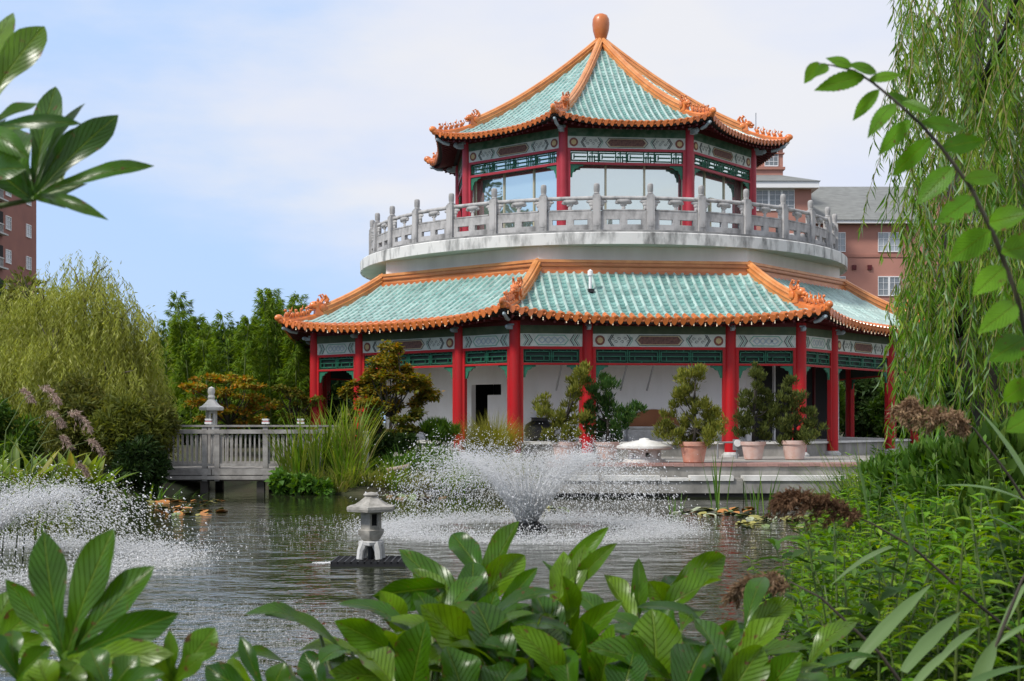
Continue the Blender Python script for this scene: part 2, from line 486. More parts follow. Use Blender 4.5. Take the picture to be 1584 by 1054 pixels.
def water_mat():
    m, t, b = new_mat('pond_water')
    n = t.nodes.new; l = t.links.new
    b.inputs['Base Color'].default_value = (.022, .027, .012, 1)
    b.inputs['Roughness'].default_value = .04
    b.inputs['IOR'].default_value = 1.33
    b.inputs['Specular IOR Level'].default_value = .5
    tcx = n('ShaderNodeTexCoord')
    mp1 = n('ShaderNodeMapping'); mp1.inputs['Scale'].default_value = (1, 1.5, 1); l(tcx.outputs['Object'], mp1.inputs[0])
    a = n('ShaderNodeTexNoise'); a.inputs['Scale'].default_value = 3.6; a.inputs['Detail'].default_value = 3; a.inputs['Roughness'].default_value = .55
    a.inputs['Distortion'].default_value = .6
    l(mp1.outputs[0], a.inputs['Vector'])
    c = n('ShaderNodeTexNoise'); c.inputs['Scale'].default_value = 1.3; c.inputs['Detail'].default_value = 2
    l(mp1.outputs[0], c.inputs['Vector'])
    # ripples are strongest around the fountains and die out towards the sheltered far shore
    sp = n('ShaderNodeSeparateXYZ'); l(tcx.outputs['Object'], sp.inputs[0])
    mr = n('ShaderNodeMapRange'); mr.interpolation_type = 'SMOOTHSTEP'
    mr.inputs['From Min'].default_value = 22; mr.inputs['From Max'].default_value = 29; mr.inputs['To Min'].default_value = 1.0; mr.inputs['To Max'].default_value = .16
    l(sp.outputs[1], mr.inputs['Value'])
    ad = n('ShaderNodeMath'); ad.operation = 'MULTIPLY_ADD'; l(a.outputs[0], ad.inputs[0]); ad.inputs[1].default_value = .36; l(c.outputs[0], ad.inputs[2])
    hm = n('ShaderNodeMath'); hm.operation = 'MULTIPLY'; l(ad.outputs[0], hm.inputs[0]); l(mr.outputs[0], hm.inputs[1])
    bu = n('ShaderNodeBump'); bu.inputs['Strength'].default_value = .8; bu.inputs['Distance'].default_value = .056
    l(hm.outputs[0], bu.inputs['Height']); l(bu.outputs[0], b.inputs['Normal'])
    return m
M['water'] = water_mat()

def drop_mat():
    m, t, b = new_mat('white_water_drops')
    b.inputs['Base Color'].default_value = (.96, .965, .97, 1)
    b.inputs['Roughness'].default_value = .15
    tr = t.nodes.new('ShaderNodeBsdfTranslucent'); tr.inputs['Color'].default_value = (.97, .975, .98, 1)
    ms = t.nodes.new('ShaderNodeMixShader'); ms.inputs[0].default_value = .55
    t.links.new(b.outputs[0], ms.inputs[1]); t.links.new(tr.outputs[0], ms.inputs[2]); t.links.new(ms.outputs[0], t.nodes['Material Output'].inputs[0])
    return m
M['drop'] = drop_mat()
M['ground'] = mat('bank_soil_and_grass', (.045, .065, .02), .95, (.06, .048, .03), .8, 8, bump=.6, bscale=8)
# ---------------------------------------------------------------- ground, pond, terrace
POND = np.array([(-40, 5.6), (1.0, 5.6), (1.6, 8.6), (2.3, 11), (3.2, 14.5), (4.35, 18.5), (5.7, 22.5), (7.2, 26.2), (8.4, 29.6), (9.5, 31.0),
                 (9.5, 33), (.8, 33), (.75, 31.6), (.2, 31.0), (-1.6, 31.3), (-3.4, 30.9), (-4.6, 31.4), (-5.6, 31.3), (-5.8, 34), (-6.0, 38), (-7.3, 38), (-7.5, 34), (-7.7, 31.2), (-8.3, 30.4), (-10, 29.4), (-12.5, 28.6), (-17, 28.4), (-40, 29)])

def pond_dist(P):
    """signed distance to the pond edge, positive on land"""
    A = POND; B = np.roll(POND, -1, 0)
    d = np.full(len(P), 1e9); ins = np.zeros(len(P), bool)
    for a, b in zip(A, B):
        ab = b - a; t = np.clip(((P - a) @ ab) / (ab @ ab), 0, 1)
        d = np.minimum(d, np.linalg.norm(P - a - t[:, None] * ab, axis=1))
        c = ((a[1] > P[:, 1]) != (b[1] > P[:, 1])) & (P[:, 0] < (b[0] - a[0]) * (P[:, 1] - a[1]) / (b[1] - a[1] + 1e-12) + a[0])
        ins ^= c
    return np.where(ins, -d, d)

def ground_z(P):
    P = np.atleast_2d(np.asarray(P, float))
    d = pond_dist(P)
    land = .04 + .88 * (1 - np.exp(-np.maximum(d, 0) / 2.0)) + .05 * np.sin(P[:, 0] * 1.3 + 1) * np.sin(P[:, 1] * 1.1)
    z = np.where(d > 0, land * np.clip(d / .25, .25, 1), np.maximum(-.7, -.05 + d * .9))
    # the terrace and pagoda stand over lower ground
    t = (P[:, 0] > .9) & (P[:, 0] < 15) & (P[:, 1] > 30.4) & (P[:, 1] < 58)
    return np.where(t, np.minimum(z, .3), z)

def build_ground():
    xs = np.concatenate([[-900, -300, -120, -60], np.arange(-40, -20, 2), np.arange(-20, 16, .3), np.arange(16, 40, 2), [60, 120, 300, 900]])
    ys = np.concatenate([[-300, -60, -10], np.arange(-4, 44, .3), np.arange(44, 80, 2), [100, 140, 300, 900, 1500]])
    X, Y = np.meshgrid(xs, ys)
    P = np.stack([X.ravel(), Y.ravel()], 1)
    V = np.concatenate([P, ground_z(P)[:, None]], 1)
    nx = len(xs); ny = len(ys)
    i, j = np.meshgrid(np.arange(nx - 1), np.arange(ny - 1))
    a = (j * nx + i).ravel()
    o = obj('ground', np_mesh('ground', V, np.stack([a, a + 1, a + nx + 1, a + nx], 1), M['ground'], True), kind='structure')
    b = MB(); b.add([(-40, 4, 0), (14, 4, 0), (14, 42, 0), (-40, 42, 0)], [(0, 1, 2, 3)])
    b.build('water', M['water'], kind='structure')
build_ground()

FL, PL = E - .95, E - .55           # terrace floor and pagoda plinth top
YD = 30.6                           # front edge of the terrace
def build_terrace():
    t = MB(); t.b2((.82, YD + .02, -.6), (13.2, 44, FL - .075)).build('terrace', M['wallc'], kind='structure')
    # brick pavers along the edge and three rows back
    pm = [MB().box((0, 0, 0), (.235, .20, .07)).mesh('paver', M['brick_paver']), MB().box((0, 0, 0), (.233, .198, .066)).mesh('paver', M['brick_paver'])]
    n = 0
    for r in range(5):
        for i in range(52):
            x = .95 + i * .24 + (.12 if r % 2 else 0)
            obj('paver', pm[(i + r) % 2], t_ := bpy.data.objects['terrace'], loc=(x, YD + .06 + r * .205, FL - .037 + random.uniform(-.004, .004)), rot=(0, 0, random.uniform(-.01, .01)))
            n += 1
    b = MB(); b.b2((.84, YD + 1.06, FL - .072), (13.1, 43.9, FL - .006))
    b.build('paving', M['wallc'], t_)
    # low wall standing in the water, white coping slabs on it
    pw = thing('pond_wall', 'long low grey concrete wall at the water under white coping slabs, below the terrace', 'wall', (0, 0, 0))
    xs = [.82, 3.3, 5.25, 7.7, 9.6, 12.8]
    for a, c in zip(xs, xs[1:]):
        h = random.uniform(-.008, .008)
        MB().b2((a + .012, YD - .42 + h, .085), (c - .012, YD + .0, E - 1.335)).build('wall_block', M['wallc'], pw)
    MB().b2((.83, YD - .30, -.6), (12.7, YD + .01, .12)).build('dark_undercut', M['wood_dk'], pw)  # recessed base in a dark colour that stands for the undercut's shade
    for x0, x1, z in [(.85, 1.95, .115), (2.08, 3.35, .115), (3.38, 4.0, .06), (4.04, 5.02, .115), (5.25, 7.55, .115), (7.85, 9.4, .115), (9.6, 12.5, .115)]:
        MB().b2((x0, YD - .46, E - 1.333), (x1, YD - .02, E - 1.333 + z)).build('coping_slab', M['coping'], pw)
    for x0 in (1.95, 5.03, 7.56):
        MB().b2((x0 + .015, YD - .34, E - 1.334), (x0 + .2, YD - .03, E - 1.28)).build('coping_support', M['wallc'], pw)
build_terrace()

# ---------------------------------------------------------------- the pagoda
TH = 5.75
T8 = math.tan(R_(22.5)); S8 = math.sin(R_(22.5)); C8 = math.cos(R_(22.5))
pag = thing('pagoda', 'two storey octagonal pagoda with turquoise tiled roofs, orange ridges and red columns behind the pond', 'pagoda', (3.07, 46.0, 0), R_(TH))

def place(name, me, k, parent, x=0.0, y=0.0, z=0.0, rx=0.0, sx=1, label=None):
    a = R_(45 * k)
    loc = Matrix.Rotation(a, 3, 'Z') @ Vector((x, y, z))
    return obj(name, me, parent, loc=loc, rot=(rx, 0, a), scale=(sx, 1, 1) if sx != 1 else None, label=label)

def octring(b, ap0, ap1, z0, z1):
    """octagonal ring between two apothems (ring of quads, closed)"""
    prof = [(ap0 / C8, z0), (ap1 / C8, z0), (ap1 / C8, z1), (ap0 / C8, z1)]
    return b.lathe(prof, 8, cap=False, rot=R_(22.5 - 90), closed=True)

RC = 10.387; AC = RC * C8; HC = RC * S8     # lower columns
def build_lower():
    pl = MB(); pl.lathe([(10.25, FL - .9), (10.25, PL - .062)], 8, rot=R_(22.5 - 90)); pl.build('plinth', M['wallc'], pag)
    pl = MB(); pl.lathe([(10.33, PL - .06), (10.33, PL)], 8, rot=R_(22.5 - 90)); pl.build('plinth_top', M['coping'], pag)
    col = MB(); col.lathe([(.16, FL), (.157, E + 1.0), (.15, E + 2.74)], 18)
    cm = col.mesh('column', M['red'], True, 40)
    ped = MB(); ped.lathe([(.24, FL - .02), (.24, FL + .05), (.19, FL + .09), (.17, FL + .12)], 18); pm = ped.mesh('column_base', M['stone_lt'], True, 30)
    # little carved bracket ends on every column head
    cap = MB(); cap.box((0, -.16, 0), (.09, .26, .10)); cap.ball((0, -.30, .02), (.065, .075, .06)); cap.box((0, -.05, .08), (.16, .26, .04))
    capm = cap.mesh('bracket_end', M['blue'])
    for k in range(8):
        for x, y in ((HC, -AC), (-HC / 2, -AC), (HC / 2, -AC)):
            c = place('column', cm, k, pag, x, y)
            place('column_base', pm, k, c).matrix_parent_inverse = Matrix()
            bpy.data.objects[c.children[0].name].location = (0, 0, 0); c.children[0].rotation_euler = (0, 0, 0)
            place('bracket_end', capm, k, pag, x, y - .02, E + 2.55)
    zf, zt = E + 2.05, E + 2.40
    def bay(wd, wide):
        hw = wd / 2 - .15
        fr = MB()
        fr.b2((-hw, -.05, zf - .075), (hw, .05, zf)).b2((-hw, -.05, zf - .50), (hw, .05, zf - .445))
        fr.b2((-hw - .005, -.055, PL), (-hw + .075, .055, zf - .002)).b2((hw - .075, -.055, PL), (hw + .005, .055, zf - .002))
        frame = fr.mesh('bay_frame', M['red'])
        pn = MB().b2((-hw - .02, -.035, zf + .002), (hw + .02, .035, zt)).mesh('frieze_panel', M['frieze'])
        ol = MB().b2((-hw - .02, -.05, zt + .002), (hw + .02, .05, E + 2.62)).mesh('beam', M['olive'])
        la = MB()
        z0, z1 = zf - .445, zf - .077; x0, x1 = -hw + .08, hw - .08; t = .024
        def bar(xa, za, xb, zb): la.b2((min(xa, xb) - t / 2, -.016, min(za, zb) - t / 2), (max(xa, xb) + t / 2, .016, max(za, zb) + t / 2))
        n = 2 if not wide else 4; cw = (x1 - x0) / n
        for i in range(n):
            a = x0 + i * cw; m_ = .05
            for q in range(3):
                zz = z0 + (z1 - z0) * (.16 + .34 * q)
                bar(a + m_ + (.11 if q == 1 else 0), zz, a + cw - m_ - (.11 if q == 1 else 0), zz)
            for xx in (a + m_, a + cw - m_): bar(xx, z0 + .06, xx, z1 - .06)
            for xx in (a + .2, a + cw - .2): bar(xx, z0 + .06, xx, (z0 + z1) / 2); bar(xx, z1 - .06, xx, z1)
            bar(a + cw / 2 - .05, z0, a + cw / 2 - .05, z0 + .06); bar(a + cw / 2 + .05, z1 - .06, a + cw / 2 + .05, z1)
            bar(a, z0, a, z1)
            bar(a, (z0 + z1) / 2, a + .16, (z0 + z1) / 2); bar(a + cw - .16, (z0 + z1) / 2, a + cw, (z0 + z1) / 2)
        bar(x1, z0, x1, z1); bar(x0, z1, x1, z1); bar(x0, z0, x1, z0)
        lat = la.mesh('lattice', M['green'])
        bk = MB().b2((x0, .05, z0), (x1, .06, z1)).mesh('lattice_backdrop', M['green_dk'])  # added dark panel, stands in for the dark veranda ceiling behind the bars
        return frame, pn, ol, lat, bk, hw
    brk = MB()
    br = .34
    poly = [(0, 0), (br, 0), (br, -.05), (br * .72, -.065), (br * .60, -.12), (br * .36, -.14), (br * .26, -.24), (.075, -.27), (.06, -br), (0, -br)]
    brk.prism(poly, -.02, .02)
    bm_ = brk.mesh('corner_bracket', M['green'])
    wideb = bay(HC, True); narb = bay(HC / 2, False)
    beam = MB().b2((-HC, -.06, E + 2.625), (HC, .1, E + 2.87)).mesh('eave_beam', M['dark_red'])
    orn = frieze_ornaments()
    for k in range(8):
        for xc, b, wide in ((-HC * .75, narb, False), (0, wideb, True), (HC * .75, narb, False)):
            for nme, me in zip(('bay_frame', 'frieze_panel', 'beam', 'lattice', 'lattice_backdrop'), b[:5]):
                o = place(nme, me, k, pag, xc, -AC)
                if nme == 'frieze_panel' and k in (7, 0, 1, 6, 2): add_ornaments(o, orn, wide, b[5], zf, zt)
            for s in (-1, 1):
                place('corner_bracket', bm_, k, pag, xc + s * (-b[5] + .077), -AC, zf - .502, sx=1 if s > 0 else -1)
        place('eave_beam', beam, k, pag, 0, -AC)

def frieze_ornaments():
    o = {}
    b = MB()
    T = Matrix.Rotation(R_(90), 4, 'X')
    b.lathe([(.135, 0), (.135, .008), (.115, .012), (.11, .008)], 20, T); o['medal'] = b.mesh('medallion', M['medal'])
    b = MB()
    for i in range(8):
        a = i * math.pi / 4
        b.ball((math.cos(a) * .055, -.012, math.sin(a) * .055), (.03, .006, .03), n=6, m=4)
    b.ball((0, -.012, 0), (.034, .009, .034), n=8, m=4); o['flower'] = b.mesh('medallion_flower', M['gold'])
    def hexp(hw, hh, c): return [(-hw, 0), (-hw + c, -hh), (hw - c, -hh), (hw, 0), (hw - c, hh), (-hw + c, hh)]
    b = MB().prism(hexp(.60, .105, .09), -.006, 0); o['cart'] = b.mesh('cartouche', M['brown'])
    def frame(hw, hh, c, t):
        b = MB(); A = hexp(hw, hh, c); B = hexp(hw - t * 1.3, hh - t, c - t * .2)
        vs = [(x, -.007, z) for x, z in A] + [(x, -.007, z) for x, z in B] + [(x, 0, z) for x, z in A] + [(x, 0, z) for x, z in B]
        fs = []
        for i in range(6):
            j = (i + 1) % 6
            fs += [(i, j, 6 + j, 6 + i), (i, 12 + i, 12 + j, j), (6 + i, 6 + j, 18 + j, 18 + i)]
        return b.add(vs, fs)
    o['cartf'] = frame(.68, .145, .12, .016).mesh('cartouche_border', M['line'])
    o['cartg'] = frame(.635, .122, .105, .013).mesh('cartouche_border', M['gold'])
    def chev(d, t, h):
        b = MB(); return b.prism([(0, 0), (d, h), (d + t, h), (t, 0), (d + t, -h), (d, -h)], -.006, 0)
    o['chev'] = chev(.10, .03, .155).mesh('chevron', M['line'])
    o['chevg'] = chev(.10, .02, .155).mesh('chevron', M['green_lt'])
    def ring(hw, hh, t, n=4):
        b = MB(); vs = []; fs = []
        pts = [(-hw, 0), (0, -hh), (hw, 0), (0, hh)]; ins = [(-hw + t * 1.4, 0), (0, -hh + t), (hw - t * 1.4, 0), (0, hh - t)]
        vs = [(x, -.006, z) for x, z in pts] + [(x, -.006, z) for x, z in ins]
        for i in range(4):
            j = (i + 1) % 4; fs.append((i, j, 4 + j, 4 + i))
        return b.add(vs, fs)
    o['dia'] = ring(.11, .10, .03).mesh('diamond', M['blue'])
    o['diaf'] = frame(.55, .14, .13, .02).mesh('diamond_border', M['green_lt'])
    b = MB()                           # scroll work either side of the cartouche
    for i in range(7):
        x = -.26 + i * .085; z = .06 * (-1) ** i
        pts = [(x + .05 * math.cos(a) * (1 - a / 9), -.004, z * .7 + .05 * math.sin(a) * (1 - a / 9)) for a in np.linspace(0, 6.3, 9)]
        b.tube(pts, .006, 4)
    o['scroll'] = b.mesh('scrollwork', M['line'])
    return o

def add_ornaments(p, o, wide, hw, zf, zt, yf=-.036, s=1.0, full=None):
    zc = (zf + zt) / 2
    def A(n, key, x, y=0.0, sx=1): obj(n, o[key], p, loc=(x, yf - y, zc), scale=(sx, 1, s))
    if wide:
        A('cartouche', 'cart', 0, .001); A('cartouche_border', 'cartf', 0, .0005); A('cartouche_border', 'cartg', 0, .0012)
        for sg in (-1, 1):
            A('medallion', 'medal', sg * (hw - .19)); A('medallion_flower', 'flower', sg * (hw - .19), .003)
            for q in (.45, .405): A('chevron', 'chev', sg * (hw - q), 0, -sg)
            A('chevron', 'chevg', sg * .74, 0, sg); A('chevron', 'chev', sg * .79, 0, sg)
            A('scrollwork', 'scroll', sg * (hw - .80), 0, sg * min(1.0, (hw - 1.25) / .42))
    else:
        A('diamond_border', 'diaf', 0, 0, .72 * hw / .70)
        for i in range(4): A('diamond', 'dia', (-.225 + i * .15) * hw / .75, .001, hw / .75)
        for sg in (-1, 1):
            for q in range(4): A('chevron', 'chev' if q % 2 == 0 else 'chevg', sg * (hw * .60 + q * .055), 0, sg)

def inner_walls():
    A0 = 8.0 * C8; H0 = 8.0 * S8; z1 = E + 2.9
    for k in range(8):
        b = MB()
        if k == 7:                                   # left-front face with the doorway
            x0, x1, zt = .50, 1.66, E + 1.12
            b.b2((-H0, -A0, PL), (x0, -A0 + .2, z1)).b2((x1, -A0, PL), (H0, -A0 + .2, z1)).b2((x0, -A0, zt), (x1, -A0 + .2, z1))
            wl = b.mesh('wall', M['white_wall']); o = place('wall', wl, k, pag)
            d = MB().b2((x0 + .62, -A0 + .02, PL), (x1, -A0 + .07, E + .80)).mesh('door', M['white_wall']); place('door', d, k, pag)
            d = MB().b2((x0 - .07, -A0 - .03, PL), (x0, -A0 + .1, zt + .06)).b2((x0, -A0 - .03, zt), (x1 + .07, -A0 + .1, zt + .06)).mesh('door_frame', M['stone_lt'])
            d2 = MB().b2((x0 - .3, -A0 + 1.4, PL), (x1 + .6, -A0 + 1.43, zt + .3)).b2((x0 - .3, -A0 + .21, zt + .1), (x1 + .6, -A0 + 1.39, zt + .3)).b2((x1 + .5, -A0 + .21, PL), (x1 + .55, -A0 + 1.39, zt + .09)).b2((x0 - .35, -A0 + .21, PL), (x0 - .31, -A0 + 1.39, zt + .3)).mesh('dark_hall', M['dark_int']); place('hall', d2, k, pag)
        elif k == 1:                                 # right-front face: dark doors under a lintel, light frames
            b.b2((-H0, -A0, PL), (-H0 + .5, -A0 + .2, z1)).b2((H0 - .3, -A0, PL), (H0, -A0 + .2, z1)).b2((-H0 + .5, -A0, E + 1.75), (H0 - .3, -A0 + .2, z1))
            place('wall', b.mesh('wall', M['white_wall']), k, pag)
            d = MB().b2((-H0 + .5, -A0 + .12, PL), (H0 - .3, -A0 + .15, E + 1.75)).mesh('door_glass', M['far_glass']); place('door_glass', MB().b2((-H0 + .5, -A0 + .12, PL), (H0 - .3, -A0 + .15, E + 1.75)).mesh('door_glass', M['dark_int']), k, pag)
            for i in range(5):
                x = -H0 + .5 + i * (2 * H0 - .8) / 4
                place('door_frame', MB().b2((x - .04, -A0 + .05, PL), (x + .04, -A0 + .118, E + 1.75)).mesh('door_frame', M['trim'] if i in (1, 2) else M['dark_red']), k, pag)
            for z in (E + .25, E + .75): place('door_rail', MB().b2((-H0 + .5, -A0 + .07, z), (-H0 + 1.6, -A0 + .117, z + .06)).mesh('door_rail', M['trim']), k, pag)
        else:
            b.b2((-H0, -A0, PL), (H0, -A0 + .2, z1))
            place('wall', b.mesh('wall', M['white_wall']), k, pag)
    for k in range(8):
        if k not in (7, 1): place('skirting', MB().b2((-H0, -A0 - .018, PL), (H0, -A0 - .003, PL + .14)).mesh('skirting', M['stone_lt']), k, pag)
    # brown arched sign board with a grey cabinet against the front wall
    x = .30; yy = -A0 - .03
    arc = [(x + .78 * math.cos(a), E - .15 + .52 * math.sin(a)) for a in np.linspace(0, math.pi, 20)]
    place('arched_panel', MB().prism(arc, yy, -A0 - .004).mesh('arched_panel', mat('rust_brown_board', (.33, .13, .055), .7, (.26, .10, .04), 2)), 0, pag)
    cb = MB().b2((x - .8, yy - .3, PL), (x + .8, -A0 - .004, E - .19)).b2((x - .86, yy - .36, E - .19), (x + .86, -A0 - .004, E - .13))
    place('cabinet', cb.mesh('cabinet', M['stone_lt']), 0, pag)
    st = MB()
    for x in (-2.7, -.86, -.10):                     # slanting rods under the eaves
        s = MB(); s.tube([(x + .12, -AC + .8, E + 1.62), (x + .06, -AC + 1.5, E + .9)], .028, 6); place('strut', s.mesh('strut', M['metal']), 0, pag)
    d = MB().b2((-2.4, -A0 - .5, E + 1.65), (2.6, -A0 - .006, E + 1.78)).mesh('awning', M['under']); place('awning', d, 0, pag)

# ---- roofs
class Roof:
    def __init__(s, a0, zt, a1, ze, flare, lift, p, rows):
        s.a0, s.zt, s.a1, s.ze, s.fl, s.li, s.p, s.rows = a0, zt, a1, ze, flare, lift, p, rows
        s.wm = (a1 + flare) * T8
    def eave(s, x): return s.a1 + s.fl * min(1, abs(x) / s.wm) ** 2.6
    def z(s, x, t):
        u = (t - s.a0) / (s.a1 - s.a0); v = max(0.0, 1 - u)
        zz = s.ze + (s.zt - s.ze) * v ** s.p
        w_ = max(t * T8, .05)
        return zz + s.li * max(0, u) ** 2.2 * min(1.0, abs(x) / w_) ** 2.6
LOW = Roof(7.58, E + 4.32, 10.35, E + 2.74, .24, .27, 1.22, 36)
UP = Roof(.14, E + 12.95, 5.62, E + 9.08, .20, .24, 1.32, 24)

def roof_deck(rf, name, inner, zin):
    """closed dark understructure of all eight faces"""
    b = MB(); n = 13; mseg = 8
    for k in range(8):
        Mk = Matrix.Rotation(R_(45 * k), 4, 'Z'); vs = []; fs = []
        for i in range(n):
            f = -1 + 2 * i / (n - 1)
            xe = f * rf.wm; te = rf.eave(xe)
            for j in range(mseg + 1):
                t = rf.a0 + (te - rf.a0) * j / mseg; x = f * t * T8
                vs.append((x, -t, rf.z(x, t) - .045))
            vs.append((f * te * T8, -te + .02, rf.z(f * te * T8, te) - .12))
            ti = inner; vs.append((f * ti * T8, -ti, zin + .0))
            vs.append((f * rf.a0 * T8 * .9, -rf.a0 * .9, zin))
        m = mseg + 4
        for i in range(n - 1):
            for j in range(m - 1): fs.append((i * m + j, (i + 1) * m + j, (i + 1) * m + j + 1, i * m + j + 1))
        b.add(vs, fs, Mk)
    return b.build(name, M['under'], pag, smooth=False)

def roof_tiles(rf, parent, rad, tl, er):
    n = rf.rows; W2 = 2 * rf.wm; pitch = W2 / n
    hidden_t = MB(); hidden_e = MB(); hidden_d = MB()
    # orange end tile, along -Y, front at y=0
    e = MB(); m = 8; vs = []; fs = []
    L_ = tl * 1.25
    for y, r in ((-.0, rad * 1.16), (-.035, rad * 1.16), (-.036, rad * 1.04), (L_, rad * 1.02)):
        pass
    rings = [(-.03, er * .45), (-.045, er * .62), (-.035, er * 1.06), (.03, er * 1.06), (.034, er * .94), (L_, er * .86)]
    for y, r in rings:
        for i in range(m): a = 2 * math.pi * i / m; vs.append((r * math.cos(a), y, r * math.sin(a)))
    for j in range(len(rings) - 1):
        for i in range(m):
            q = (i + 1) % m; fs.append((j * m + i, j * m + q, (j + 1) * m + q, (j + 1) * m + i))
    fs.append(tuple(range(m)))
    e.add(vs, fs); e.v = [(x, y, z + er * .25) for x, y, z in e.v]
    em = e.mesh('eave_tile', M['orange'], True, 40)
    # drip tile hanging between two barrels
    d = MB(); hw = pitch / 2 - er * .5
    prof = [(-hw, .05), (hw, .05), (hw * 1.0, -er * .5), (hw * .6, -er * 1.35), (0, -er * 1.85), (-hw * .6, -er * 1.35), (-hw * 1.0, -er * .5)]
    d.prism(prof, -.03, .0); d.b2((-hw, 0, -.01), (hw, L_, .02))
    dm = d.mesh('drip_tile', M['orange'])
    for i in range(n):
        x = -rf.wm + (i + .5) * pitch
        te = rf.eave(x); t0 = max(rf.a0, abs(x) / T8 + rad * .6)
        row = MB()
        if te - t0 > tl * .9:
            ts = []
            cnt = max(1, round((te - L_ * .8 - t0) / tl)); dt = (te - L_ * .8 - t0) / cnt
            for j in range(cnt):
                ta, tb = t0 + j * dt, t0 + (j + 1) * dt + .012
                pts = []
                for t, r in ((ta, rad * .93), (tb, rad * 1.06)):
                    zc = rf.z(x, t)
                    pts.append([(x + r * math.cos(a), -t, zc + r * math.sin(a) * 1.05) for a in np.linspace(0, math.pi, 6)])
                vs = pts[0] + pts[1]; fs = [(q, q + 1, q + 7, q + 6) for q in range(5)] + [(6, 7, 8, 9, 10, 11)]
                row.add(vs, fs)
            rm = row.mesh('tile_row', M['tile'], True, 50)
        else: rm = None
        # pan tiles beside the barrel, each course stepping over the next one
        pan = MB(); xp = x + pitch / 2; tep = rf.eave(xp); t0p = max(rf.a0, abs(xp) / T8 + .02); hw2 = pitch / 2 - rad * .7
        if i < n - 1 and tep - t0p > .2:
            cnt = max(1, int((tep - .1 - t0p) / (tl * .62))); dt = (tep - .1 - t0p) / cnt
            for j in range(cnt):
                ta, tb = t0p + j * dt, t0p + (j + 1) * dt + .02
                za, zb_ = rf.z(xp, ta) - .03, rf.z(xp, tb) + .014
                pan.add([(xp - hw2, -ta, za + .02), (xp, -ta, za), (xp + hw2, -ta, za + .02), (xp - hw2, -tb, zb_ + .02), (xp, -tb, zb_), (xp + hw2, -tb, zb_ + .02),
                         (xp - hw2, -tb, zb_ - .02), (xp, -tb, zb_ - .032), (xp + hw2, -tb, zb_ - .02)], [(0, 3, 4, 1), (1, 4, 5, 2), (3, 6, 7, 4), (4, 7, 8, 5)])
            pm_ = pan.mesh('pan_tile_row', M['pan'])
        else: pm_ = None
        sl = math.atan2(rf.z(x, te - .3) - rf.z(x, te), .3)
        for k in range(8):
            vis = k in (7, 0, 1)
            Mk = Matrix.Rotation(R_(45 * k), 4, 'Z')
            if vis:
                if rm: place('tile_row', rm, k, parent)
                if pm_: place('pan_tile_row', pm_, k, parent)
                place('eave_tile', em, k, parent, x, -te, rf.z(x, te), sl)
                if i < n - 1: place('drip_tile', dm, k, parent, xp, -tep - .01, rf.z(xp, tep), sl * .6)
            else:
                if rm: hidden_t.add(row.v, row.f, Mk)
                if pm_: hidden_t.add(pan.v, pan.f, Mk)
                hidden_e.add(e.v, e.f, Mk @ Matrix.Translation((x, -te, rf.z(x, te))) @ Matrix.Rotation(sl, 4, 'X'))
                if i < n - 1: hidden_d.add(d.v, d.f, Mk @ Matrix.Translation((xp, -tep - .01, rf.z(xp, tep))))
    hidden_t.build('rear_tile_rows', M['tile'], parent, True, 40, kind='stuff'); hidden_e.build('rear_eave_tiles', M['orange'], parent, True, 40, kind='stuff')
    hidden_d.build('rear_drip_tiles', M['orange'], parent, kind='stuff')

def sweep(b, path, prof, up=(0, 0, 1)):
    """sweep a profile (lateral, height) along a path lying in the YZ plane"""
    m = len(prof); vs = []; fs = []
    for p in path:
        for x, h in prof: vs.append((x, p[0], p[1] + h))
    for j in range(len(path) - 1):
        for i in range(m):
            q = (i + 1) % m; fs.append((j * m + i, j * m + q, (j + 1) * m + q, (j + 1) * m + i))
    fs.append(tuple(range(m))[::-1]); fs.append(tuple((len(path) - 1) * m + i for i in range(m)))
    b.add(vs, fs)

def beast_mesh(s):
    """ridge-end dragon head looking out along -Y"""
    b = MB()
    b.box((0, .02 * s, .18 * s), (.24 * s, .42 * s, .36 * s), taper=.85)
    b.ball((0, -.16 * s, .30 * s), (.13 * s, .20 * s, .13 * s)); b.ball((0, -.34 * s, .24 * s), (.09 * s, .10 * s, .06 * s)); b.ball((0, -.30 * s, .15 * s), (.08 * s, .10 * s, .04 * s))
    for sx in (-1, 1):
        b.tube([(sx * .08 * s, .0, .38 * s), (sx * .12 * s, .10 * s, .52 * s), (sx * .11 * s, .03 * s, .64 * s), (sx * .07 * s, -.04 * s, .60 * s)], [.045 * s, .038 * s, .03 * s, .015 * s], 6)
        b.ball((sx * .09 * s, -.20 * s, .38 * s), .04 * s, n=6, m=4); b.ball((sx * .13 * s, .05 * s, .22 * s), (.05 * s, .12 * s, .12 * s), n=6, m=5)
    b.tube([(0, .16 * s, .34 * s), (0, .24 * s, .50 * s), (0, .16 * s, .62 * s), (0, .08 * s, .56 * s)], [.07 * s, .06 * s, .045 * s, .02 * s], 6)
    for y in (-.08, .05, .18): b.ball((0, y * s, .44 * s), (.03 * s, .05 * s, .09 * s), n=6, m=4)
    return b.mesh('ridge_beast', M['orange'], True, 60)

